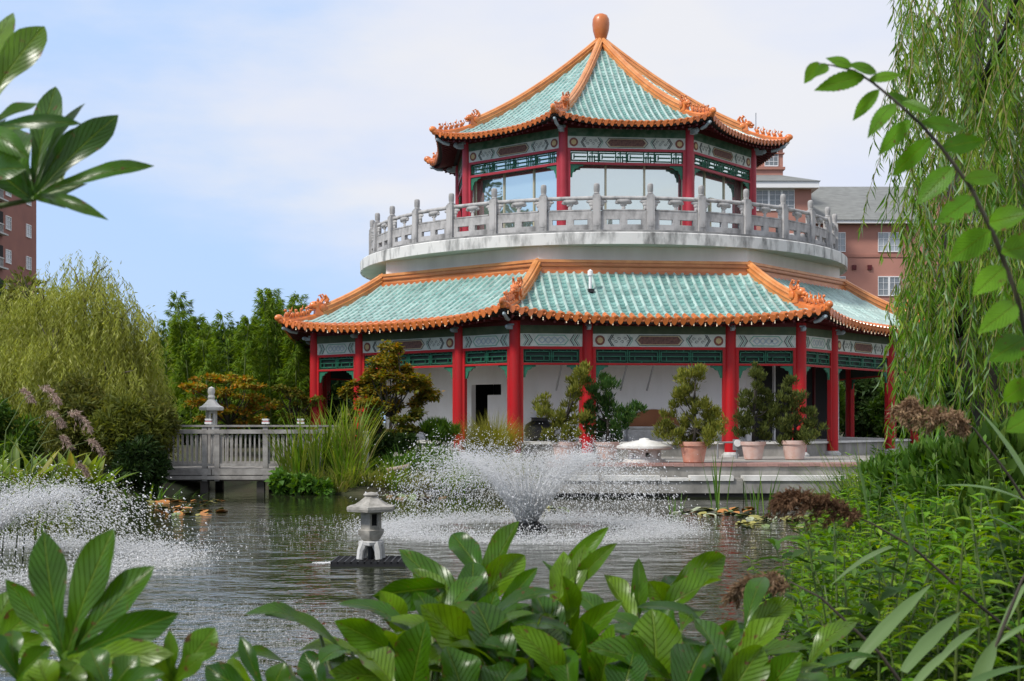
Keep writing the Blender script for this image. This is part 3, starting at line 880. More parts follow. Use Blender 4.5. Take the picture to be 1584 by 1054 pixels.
def figure_mesh(s, v):
    b = MB()
    b.box((0, 0, .02 * s), (.10 * s, .16 * s, .05 * s))
    b.ball((0, .01 * s, .12 * s), (.055 * s, .075 * s, .09 * s), n=7, m=5); b.ball((0, -.045 * s, .24 * s), (.04 * s, .055 * s, .045 * s), n=7, m=5)
    b.tube([(0, .06 * s, .10 * s), (0, .11 * s, .20 * s), (0, .07 * s, .30 * s)], [.03 * s, .028 * s, .01 * s], 5)
    if v: b.tube([(0, -.02 * s, .26 * s), (0, .0, .37 * s)], [.025 * s, .008 * s], 5)
    for sx in (-1, 1): b.tube([(sx * .03 * s, -.05 * s, .14 * s), (sx * .035 * s, -.075 * s, .04 * s)], .018 * s, 5)
    return b.mesh('ridge_figure', M['orange'], True, 60)

def hips(rf, parent, hgt, wid, fr_beast, bs, nfig, t_start):
    def P(t):
        x = t * T8
        return (-t / C8, rf.z(x, min(t, rf.a1 + rf.fl)))
    tE = rf.a1 + rf.fl
    ts = np.linspace(t_start, rf.a0 + (tE - rf.a0) * fr_beast, 16)
    prof1 = [(-wid * .5, -.06), (wid * .5, -.06), (wid * .5, hgt * .22), (wid * .62, hgt * .27), (wid * .62, hgt * .36), (wid * .42, hgt * .42), (wid * .42, hgt * .66), (wid * .55, hgt * .70), (wid * .5, hgt * .78),
             (wid * .3, hgt * .82), (wid * .26, hgt * .95), (0, hgt * 1.04)]
    prof = prof1 + [(-x, h) for x, h in prof1[::-1][1:-1] if x > 0]
    prof = [p for p in prof]
    b = MB(); sweep(b, [P(t) for t in ts], prof1 + [(-x, h) for x, h in prof1[::-1] if x > 0 and h > -.05])
    rm = b.mesh('hip_ridge', M['orange_lt'], True, 35)
    ts2 = np.linspace(ts[-1], tE + .03, 10)
    b = MB(); pr2 = [(-wid * .42, -.05), (wid * .42, -.05), (wid * .42, hgt * .28), (wid * .2, hgt * .42), (-wid * .2, hgt * .42), (-wid * .42, hgt * .28)]
    sweep(b, [P(t) for t in ts2], pr2); rm2 = b.mesh('hip_ridge_end', M['orange'], True, 35)
    bm_ = beast_mesh(bs); fms = [figure_mesh(bs * 1.0, i % 2) for i in range(2)]
    # beak-like corner tile and the carved corner rafter below it
    b = MB(); r = P(tE); b.tube([(0, r[0] + .15, r[1] + .02), (0, r[0] - .06, r[1] + .02), (0, r[0] - .15, r[1] + .08)], [.10, .095, .03], 8); b.ball((0, r[0] - .08, r[1] + .1), (.09, .14, .11))
    cm = b.mesh('corner_tile', M['orange'], True, 50)
    b = MB(); b.tube([(0, r[0] + .5, r[1] - .33), (0, r[0] + .3, r[1] - .30), (0, r[0] + .08, r[1] - .20)], [.05, .055, .04], 6); b.ball((0, r[0] + .10, r[1] - .21), (.055, .10, .06), n=6, m=5)
    rf_m = b.mesh('corner_rafter', M['blue'], True, 50)
    for k in range(8):
        kk = k + .5
        place('hip_ridge', rm, kk, parent); place('hip_ridge_end', rm2, kk, parent)
        q = P(ts[-1]); place('ridge_beast', bm_, kk, parent, 0, q[0] - .05, q[1] + .02)
        for i in range(nfig):
            t = ts[-1] + (tE - ts[-1]) * (.30 + .66 * (i + .3) / nfig); q = P(t)
            place('ridge_figure', fms[i % 2], kk, parent, 0, q[0], q[1] + hgt * .40)
        place('corner_tile', cm, kk, parent); place('corner_rafter', rf_m, kk, parent)

def build_roofs():
    lr = roof_deck(LOW, 'lower_roof', 9.2, E + 2.89)
    roof_tiles(LOW, lr, .050, .30, .082)
    hips(LOW, lr, .34, .24, .60, 1.0, 5, LOW.a0 - .05)
    # ridge band where the roof meets the drum
    for z0, z1, a, m in ((4.24, 4.36, 7.66, 'orange'), (4.36, 4.46, 7.60, 'orange_lt'), (4.46, 4.50, 7.655, 'orange_dk'), (4.50, 4.58, 7.60, 'orange_lt'), (4.58, 4.66, 7.64, 'orange_lt')):
        b = MB(); octring(b, 7.3, a, E + z0, E + z1 - .002); b.build('ridge_band', M[m], lr)
    vp = MB(); vp.lathe([(.045, 0), (.045, .42), (.075, .42), (.075, .55), (.0, .60)], 12); x, t = -1.75, 8.6
    place('vent_pipe', vp.mesh('vent_pipe', M['trim'], True, 40), 0, lr, x, -t, LOW.z(x, t) + .03); place('vent_flashing', MB().box((0, 0, .02), (.16, .2, .1)).mesh('vent_flashing', M['black']), 0, lr, x, -t - .05, LOW.z(x, t))
    ur = roof_deck(UP, 'upper_roof', 5.05, E + 9.28)
    roof_tiles(UP, ur, .041, .26, .068)
    hips(UP, ur, .30, .21, .765, .80, 5, .12)
    # rafters under both eaves
    for rf, par, nr, ain, zin in ((LOW, lr, 30, 9.6, E + 2.86), (UP, ur, 22, 5.0, E + 9.26)):
        b = MB()
        for k in range(8):
            Mk = Matrix.Rotation(R_(45 * k), 4, 'Z')
            for i in range(nr):
                x = (-1 + 2 * (i + .5) / nr) * rf.wm * .97; te = rf.eave(x) - .12; ti = max(ain, abs(x) / T8)
                if te - ti < .1: continue
                ze = rf.z(x, te) - .15; zi = ze + (zin - .06 - ze) * (te - ti) / (te - ain)
                b.add([(x - .03, -te, ze), (x + .03, -te, ze), (x + .03, -ti, zi), (x - .03, -ti, zi), (x - .03, -te, ze - .06), (x + .03, -te, ze - .06), (x + .03, -ti, zi - .06), (x - .03, -ti, zi - .06)],
                      [(0, 1, 2, 3), (7, 6, 5, 4), (0, 4, 5, 1), (1, 5, 6, 2), (3, 2, 6, 7), (0, 3, 7, 4)], Mk)
        b.build('rafters', M['dark_red'], par, kind='stuff')
    f = MB()
    z = E + 12.78
    f.lathe([(.30, z), (.26, z + .10), (.17, z + .14), (.16, z + .24), (.21, z + .28), (.215, z + .34), (.17, z + .37), (.20, z + .47), (.275, z + .72), (.30, z + .95), (.285, z + 1.12), (.22, z + 1.25), (.10, z + 1.31), (0, z + 1.32)], 24)
    f.build('finial', mat('finial_orange_glaze', (.56, .17, .045), .4, (.48, .13, .03), 3, coat=.2), pag, True, 50)

M['ledge'] = mat('grimy_ledge_stone', (.13, .13, .13), .9, (.30, .30, .29), 3.0, 7, bump=.2, bscale=25)
def build_drum():
    dr = MB(); octring(dr, 6.8, 8.016 * C8, E + 4.2, E + 5.075); dr.build('drum_wall', M['drum'], pag)
    s = MB(); s.lathe([(4.0, E + 5.07), (8.20, E + 5.07), (8.21, E + 5.05), (8.26, E + 5.05), (8.265, E + 5.37), (8.24, E + 5.395), (8.05, E + 5.40), (8.05, E + 5.41), (4.0, E + 5.41)], 160, cap=False)
    s.build('balcony_slab', M['concrete'], pag, True, 30)
    lg = MB(); lg.lathe([(4.0, E + 5.412), (8.12, E + 5.412), (8.12, E + 5.47), (8.0, E + 5.492), (4.0, E + 5.492)], 160, cap=False); lg.build('balcony_ledge', M['ledge'], pag, True, 30)
    un = MB(); un.lathe([(6.9, E + 5.064), (8.19, E + 5.064)], 96, cap=False); un.build('balcony_soffit', M['soffit'], pag)
    zb = E + 5.49; Rb = 7.85; n = 32; ph = -4.7 - TH
    p = MB(); p.b2((-.112, -.112, 0), (.112, .112, 1.0)); p.box((0, 0, 1.02), (.18, .18, .04)); p.lathe([(.072, 1.04), (.085, 1.06), (.072, 1.09), (.086, 1.13), (.088, 1.29), (.075, 1.335), (.04, 1.355)], 12)
    p.b2((-.07, -.121, .12), (.07, -.111, .88)); pm = p.mesh('baluster_post', M['stone'], True, 30)
    ch = Rb * 2 * math.sin(math.pi / n) - .224; h = ch / 2
    q = MB()
    q.b2((-h, -.055, 0), (h, .055, .17)); q.b2((-h, -.055, .32), (h, .055, .56))
    hx = [(-h, -h + .15), (-.11, .11), (h - .15, h)]
    for a, c in hx: q.b2((a, -.053, .17), (c, .053, .32))
    q.b2((-h + .05, -.066, .60 - .035), (h - .05, .066, .60))
    qm = q.mesh('balustrade_panel', M['stone'])
    v = MB(); v.lathe([(.05, .60), (.06, .66), (.045, .70), (.09, .76), (.20, .80), (.24, .84), (.20, .885)], 10, Matrix.Scale(.42, 4, (0, 1, 0)))
    for sx in (-1, 1):
        v.ball((sx * .16, 0, .80), (.09, .045, .05), n=8, m=5); v.ball((sx * .05, 0, .74), (.05, .04, .04), n=8, m=5)
    vm = v.mesh('vase_support', M['stone'], True, 50)
    c = MB()
    c.ball((0.0, 0, .83), (.17, .04, .06), n=8, m=5).ball((0, 0, .76), (.09, .04, .08), n=8, m=5).ball((0, 0, .66), (.05, .035, .08), n=8, m=5)
    cm = c.mesh('scroll_bracket', M['stone'], True, 50)
    r = MB(); r.tube([(-h, 0, .935), (h, 0, .935)], .058, 10); rm = r.mesh('handrail', M['stone'], True, 50)
    for i in range(n):
        k = (ph + i * 11.25) / 45
        place('baluster_post', pm, k, pag, 0, -Rb, zb)
        k2 = k + .125; ya = -Rb * math.cos(math.pi / n)
        o = place('balustrade_panel', qm, k2, pag, 0, ya, zb)
        for nm, me, x in (('vase_support', vm, 0), ('scroll_bracket', cm, -h + .03), ('scroll_bracket', cm, h - .03), ('handrail', rm, 0)): obj(nm, me, o, loc=(x, 0, 0))

RU = 5.173; AU = RU * C8; HU = RU * S8
def build_upper():
    z0 = E + 5.49; zf, zt = E + 8.45, E + 8.81
    cm = MB().lathe([(.145, z0), (.14, E + 9.12)], 18).mesh('upper_column', M['red_up'], True, 40)
    cap = MB(); cap.box((0, -.16, 0), (.13, .34, .14)); cap.ball((0, -.36, .03), (.085, .10, .085)); cap.box((0, -.05, .10), (.22, .3, .06)); capm = cap.mesh('bracket_end', M['blue'])
    hw = HU - .13
    fr = MB(); fr.b2((-hw, -.05, zf - .075), (hw, .05, zf)).b2((-hw, -.05, zf - .50), (hw, .05, zf - .43))
    fr.b2((-hw - .005, -.055, z0), (-hw + .085, .055, zf - .002)).b2((hw - .085, -.055, z0), (hw + .005, .055, zf - .002))
    frame = fr.mesh('upper_bay_frame', M['red_up'])
    pn = MB().b2((-hw - .02, -.035, zf + .002), (hw + .02, .035, zt)).mesh('frieze_panel', M['frieze'])
    ol = MB().b2((-hw - .02, -.05, zt + .002), (hw + .02, .05, E + 9.06)).mesh('green_beam', mat('worn_green_beam', (.10, .17, .11), .7, (.03, .10, .05), 3, contrast=(.4, .6)))
    bmr = MB().b2((-HU, -.06, E + 9.062), (HU, .08, E + 9.27)).mesh('eave_beam', M['dark_red'])
    la = MB(); z0l, z1l = zf - .43, zf - .077; x0, x1 = -hw + .09, hw - .09; t = .024
    def bar(xa, za, xb, zb): la.b2((min(xa, xb) - t / 2, -.016, min(za, zb) - t / 2), (max(xa, xb) + t / 2, .016, max(za, zb) + t / 2))
    n = 4; cw = (x1 - x0) / n
    for i in range(n):
        a = x0 + i * cw; zm = (z0l + z1l) / 2
        for zz in (z0l + .06, z1l - .06): bar(a + .04, zz, a + cw * .62, zz)
        bar(a + .12, zm, a + cw * .56, zm); bar(a + .04, z0l + .06, a + .04, z1l - .06); bar(a + .12, zm - .06, a + .12, zm + .06); bar(a + cw * .62, z0l, a + cw * .62, z1l)
        for xx in (.70, .78, .86): bar(a + cw * xx, z0l, a + cw * xx, zm + .03 if xx != .78 else z1l)
        bar(a + cw * .62, zm, a + cw, zm); bar(a + cw * .70, z1l - .06, a + cw, z1l - .06); bar(a + cw * .86, z0l + .07, a + cw, z0l + .07); bar(a, z0l, a, z1l)
    bar(x0, z0l, x1, z0l); bar(x0, z1l, x1, z1l); bar(x1, z0l, x1, z1l)
    lat = la.mesh('lattice', M['green'])
    back = MB().b2((x0, .04, z0l), (x1, .05, z1l)).mesh('lattice_backdrop', M['glass'])
    br = .40; poly = [(0, 0), (br, 0), (br, -.05), (br * .72, -.065), (br * .60, -.12), (br * .36, -.14), (br * .26, -.24), (.075, -.27), (.06, -br), (0, -br)]
    brk = MB().prism(poly, -.02, .02).mesh('corner_bracket', M['green'])
    AG = AU - .30; HG = AG * T8
    orn = frieze_ornaments()
    pane = MB().b2((-HG / 3 + .028, -.01, 0), (HG / 3 - .028, .01, E + 8.45 - z0)).mesh('window_pane', M['glass'])
    mul = MB().b2((-.03, -.045, 0), (.03, .03, E + 8.45 - z0)).mesh('mullion', M['bronze'])
    hrail = MB().b2((-HG, -.03, E + 7.62), (HG, .02, E + 7.66))
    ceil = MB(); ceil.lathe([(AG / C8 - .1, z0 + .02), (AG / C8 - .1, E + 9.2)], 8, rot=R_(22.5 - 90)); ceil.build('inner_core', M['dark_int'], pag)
    for k in range(8):
        place('upper_column', cm, k, pag, HU, -AU)
        place('bracket_end', capm, k + .5, pag, 0, -RU - .02, E + 8.98)
        for nme, me in (('upper_bay_frame', frame), ('frieze_panel', pn), ('green_beam', ol), ('eave_beam', bmr), ('lattice', lat), ('lattice_backdrop', back)):
            o = place(nme, me, k, pag, 0, -AU)
            if nme == 'frieze_panel' and k in (7, 0, 1, 6, 2): add_ornaments(o, orn, True, hw, zf, zt)
        for s in (-1, 1): place('corner_bracket', brk, k, pag, s * (-hw + .087), -AU, zf - .502, sx=1 if s > 0 else -1)
        for i in range(3): place('window_pane', pane, k, pag, (i - 1) * 2 * HG / 3, -AG, z0)
        for i in range(4): place('mullion', mul, k, pag, -HG + .02 + i * (2 * HG - .04) / 3, -AG, z0)
    dr = MB().b2((-.3, -AG - .06, E + 7.15), (.62, -AG - .012, E + 7.23)).b2((-.3, -AG - .06, z0), (-.24, -AG - .012, E + 7.15)).b2((.56, -AG - .06, z0), (.62, -AG - .012, E + 7.15))
    place('balcony_door', dr.mesh('balcony_door', M['bronze']), 1, pag)

build_lower(); inner_walls(); build_roofs(); build_drum(); build_upper()

def string_lights():
    s = thing('string_lights', 'string of small warm bulbs hanging under the lower orange eave of the pagoda', 'string lights', (3.07, 46.0, 0), R_(TH))
    bm_ = MB().ball((0, 0, 0), (.016, .016, .021), n=8, m=6).lathe([(.014, .03), (.014, .06)], 6).mesh('bulb', M['bulb'], True, 60)
    for k in (7, 0, 1, 2):
        n = {7: 20, 0: 27, 1: 34, 2: 20}[k]; pts = []
        for i in range(n + 1):
            x = (-1 + 2 * i / n) * LOW.wm * .97; te = LOW.eave(x) - .02; z = LOW.z(x, te) - .15
            a = R_(45 * k); p = Matrix.Rotation(a, 3, 'Z') @ Vector((x, -te, z))
            pts.append(p + Vector((0, 0, .05)))
            if i < n and random.random() < (.6 if k == 7 else .85): obj('bulb', bm_, s, loc=p + Vector((0, 0, random.uniform(-.03, .01))))
        MB().tube(pts, .008, 4).build('wire', M['black'], s)
string_lights()
# ---------------------------------------------------------------- buildings far behind
def window(parent, w_, h, loc, rz=0.0, nx=1, bars=(2, 3), mesh_cache={}):
    """white framed window: frame part, pane sub-part; faces -Y"""
    key = (round(w_, 2), round(h, 2), nx, bars)
    if key not in mesh_cache:
        f = MB(); t = .07
        f.b2((-w_ / 2, -.05, -h / 2), (w_ / 2, .05, -h / 2 + t)).b2((-w_ / 2, -.05, h / 2 - t), (w_ / 2, .05, h / 2))
        for i in range(nx + 1):
            x = -w_ / 2 + i * w_ / nx; tt = t if 0 < i < nx else t / 2
            a = max(-w_ / 2, x - tt); f.b2((a, -.048, -h / 2 + t), (min(w_ / 2, x + tt), .05, h / 2 - t))
        for i in range(nx):
            x0 = -w_ / 2 + i * w_ / nx; cw = w_ / nx
            for q in range(1, bars[0]): f.b2((x0 + cw * q / bars[0] - .012, -.03, -h / 2 + t), (x0 + cw * q / bars[0] + .012, .02, h / 2 - t))
            for q in range(1, bars[1]): f.b2((x0 + .05, -.028, -h / 2 + h * q / bars[1] - .012), (x0 + cw - .05, .018, -h / 2 + h * q / bars[1] + .012))
        p = MB().b2((-w_ / 2 + .02, .0, -h / 2 + .02), (w_ / 2 - .02, .012, h / 2 - .02))
        mesh_cache[key] = (f.mesh('window', M['trim']), p.mesh('pane', M['far_glass']))
    a, b = mesh_cache[key]
    o = obj('window', a, parent, loc=loc, rot=(0, 0, rz)); obj('pane', b, o)
    return o

def right_building():
    d = 98.0
    t = thing('apartment_building', 'pink brick apartment building with grey shingle roof and white trim behind the pagoda', 'building', (W(1330, 653, d).x, d, 0))
    ox = t.location.x
    def X(px, dd=d): return W(px, 653, dd).x - ox
    def Z(py, dd=d): return W(0, py, dd).z
    MB().b2((X(1215), 0, 0), (X(1640), 12, Z(348))).build('wall', M['pink_brick'], t)
    for y in (396, 466): MB().b2((X(1215), -.06, Z(y) - .1), (X(1640), -.003, Z(y) + .1)).build('string_course', M['pink_band'], t)
    MB().b2((X(1250), -.7, Z(348) + .02), (X(1645), -.2, Z(343))).build('fascia', M['trim'], t)
    rf = MB(); x0, x1 = X(1232), X(1645)
    rf.prism([(-.8, Z(343) + .02), (6.2, Z(289, d + 6.2)), (13, Z(343))], x0, x1, Matrix(((0, 1, 0, 0), (1, 0, 0, 0), (0, 0, 1, 0), (0, 0, 0, 1))))
    rf.build('roof', M['shingle'], t)
    for px, py, w_ in ((1291, 375, 1.6), (1375, 375, 1.62), (1291, 443, 1.6), (1375, 443, 1.62), (1458, 375, 1.62), (1458, 443, 1.62), (1540, 375, 1.62), (1540, 443, 1.62), (1291, 511, 1.6), (1375, 511, 1.62)):
        window(t, w_, 1.45, (X(px), -.03, Z(py)), 0, 2, (2, 3))
    for px in (1321, 1345): MB().box((X(px), -.06, Z(414)), (.3, .12, .34)).build('vent', M['dark_red'], t)
    # cross gable further right
    g = MB(); g.b2((X(1440), -.6, 0), (X(1500), 10, Z(300))); g.build('gable_wall', M['pink_brick'], t)
    MB().prism([(X(1432), Z(300)), (X(1508), Z(300)), (X(1470), Z(262))], -1.0, 10.5).build('gable_roof', M['shingle'], t)
    # corner pavilion with hipped roof
    dd = -3.0; D2 = d + dd
    MB().b2((X(1120, D2), dd, 0), (X(1255, D2), 4, Z(293, D2))).build('pavilion_wall', M['pink_brick'], t)
    MB().b2((X(1112, D2), dd - .7, Z(293, D2)), (X(1264, D2), 4.5, Z(283, D2))).build('pavilion_fascia', M['trim'], t)
    h = MB(); a = (X(1110, D2), X(1266, D2), dd - .8, 8.0); zt = Z(283, D2); zr = Z(262, D2 + 4)
    h.add([(a[0], a[2], zt), (a[1], a[2], zt), (a[1], a[3], zt), (a[0], a[3], zt), (a[0] + 3.2, 2.2, zr), (a[1] - 3.2, 2.2, zr)], [(0, 1, 5, 4), (1, 2, 5), (2, 3, 4, 5), (3, 0, 4), (3, 2, 1, 0)])
    h.build('pavilion_roof', M['shingle'], t)
    window(t, 2.75, 1.5, (X(1199, D2), dd - .03, Z(310, D2)), 0, 3, (2, 4))
    window(t, 2.6, 1.5, (X(1199, D2), dd - .03, Z(378, D2)), 0, 3, (2, 4))
    # square tower
    D3 = d; MB().b2((X(1140), 0.2, Z(300)), (X(1212), 4, Z(221))).build('tower_wall', M['pink_brick'], t)
    MB().b2((X(1138), .05, Z(262)), (X(1215), 4.1, Z(258))).build('string_course', M['pink_band'], t)
    MB().b2((X(1138), .05, Z(238)), (X(1214), 4.1, Z(236))).build('string_course', M['pink_band'], t)
    c = MB()
    for i, (e, z0, z1) in enumerate(((3, 228, 225), (6, 225, 222), (9, 222, 219))): c.b2((X(1140 - e), .2 - e * .05, Z(z0)), (X(1212 + e), 4 + e * .05, Z(z1) - .004))
    c.build('cornice', M['trim'], t)
    window(t, 1.0, 1.05, (X(1194), .17, Z(246)), 0, 1, (3, 3))
    MB().tube([(X(1177), 2, Z(219)), (X(1177), 2, Z(165))], .035, 5).build('antenna', M['metal'], t)
right_building()

def left_building():
    t = thing('brick_apartment_block', 'tall brown brick apartment block with white windows and recessed balconies at the left edge', 'building', (-42.5, 114.5, 0))
    zt = 22.6
    MB().b2((-16, -12, 0), (0, 4.5, zt)).build('wall', M['old_brick'], t)
    MB().b2((-16.2, -12.2, zt + .003), (.2, 4.7, zt + .5)).build('parapet', M['old_brick'], t)
    MB().b2((-16.25, -12.25, zt + .503), (.25, 4.75, zt + .65)).build('coping', M['stone_lt'], t)
    for s in range(7):
        z = 21.3 - 2.83 * s
        if z < 2: break
        window(t, 1.15, 1.15, (.03, 2.5, z), R_(90)); window(t, 1.15, 1.15, (.03, -2.2, z), R_(90))
        MB().b2((.004, -6.4, z - 1.2), (.05, -3.4, z + .75)).build('recess_shade', M['dark_int'], t)  # near-black slab on the wall, painted as the shade inside a balcony
        rl = MB().b2((.052, -6.4, z - .35), (.14, -3.4, z - .25)).b2((.052, -6.4, z - 1.25), (.5, -3.4, z - 1.12))
        for i in range(16): rl.b2((.06, -6.35 + i * .19, z - 1.12), (.10, -6.31 + i * .19, z - .35))
        rl.build('balcony_rail', M['stone_lt'], t)
    for i in range(5): window(t, 1.2, 1.2, (-2 - i * 3, -12.03, 18.5))
left_building()

# ---------------------------------------------------------------- foot bridge
def bridge():
    z0 = .58; x0, x1 = -9.0, -4.5; yn, yf = 32.0, 33.8; zt = 1.56
    t = thing('foot_bridge', 'weathered grey wooden footbridge with slatted railings over the pond inlet', 'bridge', (-6.75, 32.9, 0))
    ox, oy = -6.75, 32.9
    def b(n, a, c, m='wood'): return MB().b2((a[0] - ox, a[1] - oy, a[2]), (c[0] - ox, c[1] - oy, c[2])).build(n, M[m], t)
    pl = MB().b2((-.068, yn - .02 - oy, z0 - .04), (.068, yf + .02 - oy, z0)).mesh('plank', M['wood'])
    for i in range(31): obj('plank', pl, t, loc=(x0 - ox + .07 + i * .145, 0, random.uniform(-.004, .004)))
    for y in (yn + .05, (yn + yf) / 2, yf - .05): b('beam', (x0, y - .06, z0 - .30), (x1, y + .06, z0 - .045), 'wood_dk')
    for i, (a, c) in enumerate(((x0, -7.22), (-7.2, -5.72), (-5.70, x1))): b('fascia_board', (a, yn - .07, z0 - .15), (c, yn - .025, z0 + .0))
    b('fascia_board', (x0, yn - .11, z0 - .26), (x1, yn - .075, z0 - .17))
    bal = MB().b2((-.017, -.017, 0), (.017, .017, zt - z0 - .30)).mesh('baluster', M['wood'])
    post = MB().b2((-.06, -.06, -.30), (.06, .06, zt - z0 + .02)).mesh('post', M['wood'])
    lampm = MB().b2((-.085, -.085, 0), (.085, .085, .05)).b2((-.07, -.07, .052), (.07, .07, .10)).b2((-.08, -.08, .102), (.08, .08, .13)).mesh('post_cap', M['trim'])
    lampr = MB().b2((-.074, -.074, .056), (.074, .074, .075)).mesh('cap_stripe', M['red'])
    for y, px in ((yn, (-8.95, -7.38, -7.08, -5.92, -4.6)), (yf, (-8.9, -7.70, -6.25, -5.36, -4.55))):
        for x in px:
            p = obj('post', post, t, loc=(x - ox, y - oy, z0))
            if y == yf and -8 < x < -5: c_ = obj('post_cap', lampm, p, loc=(0, 0, zt - z0 + .09)); obj('cap_stripe', lampr, p, loc=(0, 0, zt - z0 + .09))
        b('top_rail', (x0 - .1, y - .085, zt + .022), (x1 + .1, y + .085, zt + .062)); b('upper_rail', (x0, y - .075, zt - .14), (x1, y - .022, zt - .05)); b('lower_rail', (x0, y - .045, z0 + .06), (x1, y + .045, z0 + .12))
        n = int((x1 - x0) / .115)
        for i in range(n):
            x = x0 + .06 + i * .115
            if min(abs(x - q) for q in px) > .075: obj('baluster', bal, t, loc=(x - ox, y - oy + .0, z0 + .122), rot=(random.uniform(-.01, .01), random.uniform(-.012, .012), 0))
    for x in (-7.4, -6.05): 
        for y in (yn + .1, yf - .1): b('pile', (x - .09, y - .09, -.7), (x + .09, y + .09, z0 - .31), 'wood_dk')
bridge()

# ---------------------------------------------------------------- stone lanterns
def hexroof(b, r, z0, z1, n=6, curl=.02, lip=.04, rot=0):
    prof = [(r * .3, z0 - .01), (r * .97, z0 - .005), (r, z0 + curl), (r * .99, z0 + curl + lip), (r * .72, z0 + (z1 - z0) * .42), (r * .45, z0 + (z1 - z0) * .72), (r * .24, z1)]
    return b.lathe(prof, n, rot=rot)

def pond_lantern():
    d = 16.0; x = W(574, 0, d).x; z = .06
    t = thing('pond_lantern', 'grey hexagonal stone lantern with arched feet standing on a black float in the pond', 'stone lantern', (x, d, z), R_(12))
    b = MB()
    for i in range(4):
        a = i * math.pi / 2 + .5
        b.tube([(.165 * math.cos(a), .165 * math.sin(a), -.0), (.15 * math.cos(a), .15 * math.sin(a), .10), (.10 * math.cos(a), .10 * math.sin(a), .19)], [.042, .045, .06], 7)
    b.lathe([(.13, .155), (.165, .17), (.17, .205), (.12, .215)], 6, rot=.3); b.build('feet', M['stone_lt'], t, True, 35)
    b = MB(); b.lathe([(.10, .215), (.12, .235), (.165, .30), (.170, .345), (.14, .355)], 6, rot=.3); b.build('collar', M['stone_wm'], t, True, 30)
    b = MB()                                     # light box: six corner posts with openings
    r = .135
    for i in range(6):
        a = .3 + i * math.pi / 3; a2 = a + math.pi / 3
        p, q = Vector((r * math.cos(a), r * math.sin(a), 0)), Vector((r * math.cos(a2), r * math.sin(a2), 0))
        def wallq(f0, f1, z0, z1):
            A_, B_ = p.lerp(q, f0), p.lerp(q, f1); k = .80
            b.add([(A_.x, A_.y, z0), (B_.x, B_.y, z0), (B_.x, B_.y, z1), (A_.x, A_.y, z1), (A_.x * k, A_.y * k, z0), (B_.x * k, B_.y * k, z0), (B_.x * k, B_.y * k, z1), (A_.x * k, A_.y * k, z1)],
                  [(0, 1, 2, 3), (5, 4, 7, 6), (4, 5, 1, 0), (3, 2, 6, 7), (4, 0, 3, 7), (1, 5, 6, 2)])
        if i % 2 == 0: wallq(0, .2, .355, .575); wallq(.8, 1, .355, .575); wallq(.2, .8, .355, .40); wallq(.2, .8, .54, .575)
        else: wallq(0, 1, .355, .575)
    b.build('light_box', M['stone_wm'], t)
    MB().lathe([(.085, .36), (.085, .57)], 6, rot=.3).build('light_box_shade', M['dark_int'], t)  # black block added to stand for the shade inside the light box
    b = MB(); hexroof(b, .315, .575, .745, 6, .025, .03, .3); b.build('lantern_roof', M['stone_wm'], t, False)
    b = MB(); b.lathe([(.075, .743), (.095, .765), (.08, .785), (.0, .80)], 12); b.build('roof_knob', M['stone_wm'], t, True, 40)
    b = MB(); b.lathe([(.035, -.02), (.04, .02), (.045, .15)], 8); b.build('lamp_stem', M['black'], t)
    f = thing('lantern_float', 'black gridded plastic float under the stone lantern in the pond', 'float', (x, d, 0))
    b = MB(); b.b2((-.44, -.36, -.03), (.44, .36, .03)); b.build('float_body', M['black'], f)
    b = MB()
    for i in range(12):
        b.b2((-.44 + i * .0785, -.36, .03), (-.425 + i * .0785, .36, .058))
    for i in range(9): b.b2((-.44, -.36 + i * .0875, .031), (.44, -.345 + i * .0875, .057))
    b.build('float_grid', M['black'], f)
    # short jet beside the float
pond_lantern()

def bank_lantern():
    d = 36.0; x = W(327, 0, d).x
    t = thing('bank_lantern', 'tall white stone lantern standing beyond the wooden bridge', 'stone lantern', (x, d, ground_z([(x, d)])[0] - .02), R_(20))
    z = t.location.z
    b = MB(); b.lathe([(.30, 0), (.30, .12), (.18, .18), (.15, .30), (.14, .75), (.18, .85)], 8); b.build('shaft', M['coping'], t, True, 30)
    b = MB(); b.lathe([(.18, .85), (.24, .92), (.25, 1.0), (.19, 1.04)], 6); b.build('collar', M['coping'], t, True, 30)
    b = MB(); r = .155
    for i in range(6):
        a = i * math.pi / 3; a2 = a + math.pi / 3
        for f0, f1, z0, z1 in ((0, .3, 1.04, 1.45), (.7, 1, 1.04, 1.45), (.3, .7, 1.04, 1.14), (.3, .7, 1.38, 1.45)):
            p, q = Vector((r * math.cos(a), r * math.sin(a), 0)), Vector((r * math.cos(a2), r * math.sin(a2), 0)); A_, B_ = p.lerp(q, f0), p.lerp(q, f1); k = .75
            b.add([(A_.x, A_.y, z0), (B_.x, B_.y, z0), (B_.x, B_.y, z1), (A_.x, A_.y, z1), (A_.x * k, A_.y * k, z0), (B_.x * k, B_.y * k, z0), (B_.x * k, B_.y * k, z1), (A_.x * k, A_.y * k, z1)],
                  [(0, 1, 2, 3), (5, 4, 7, 6), (4, 5, 1, 0), (3, 2, 6, 7), (4, 0, 3, 7), (1, 5, 6, 2)])
    b.build('light_box', M['coping'], t)
    b = MB(); hexroof(b, .33, 1.45, 1.70, 6, .04, .03); b.build('lantern_roof', M['coping'], t)
    b = MB(); b.lathe([(.08, 1.695), (.10, 1.74), (.075, 1.80), (.10, 1.86), (.085, 1.95), (0, 1.99)], 12); b.build('finial', M['coping'], t, True, 40)
    s = (W(0, 598, d).z - z) / 1.99
    t.scale = (1, 1, s)
bank_lantern()

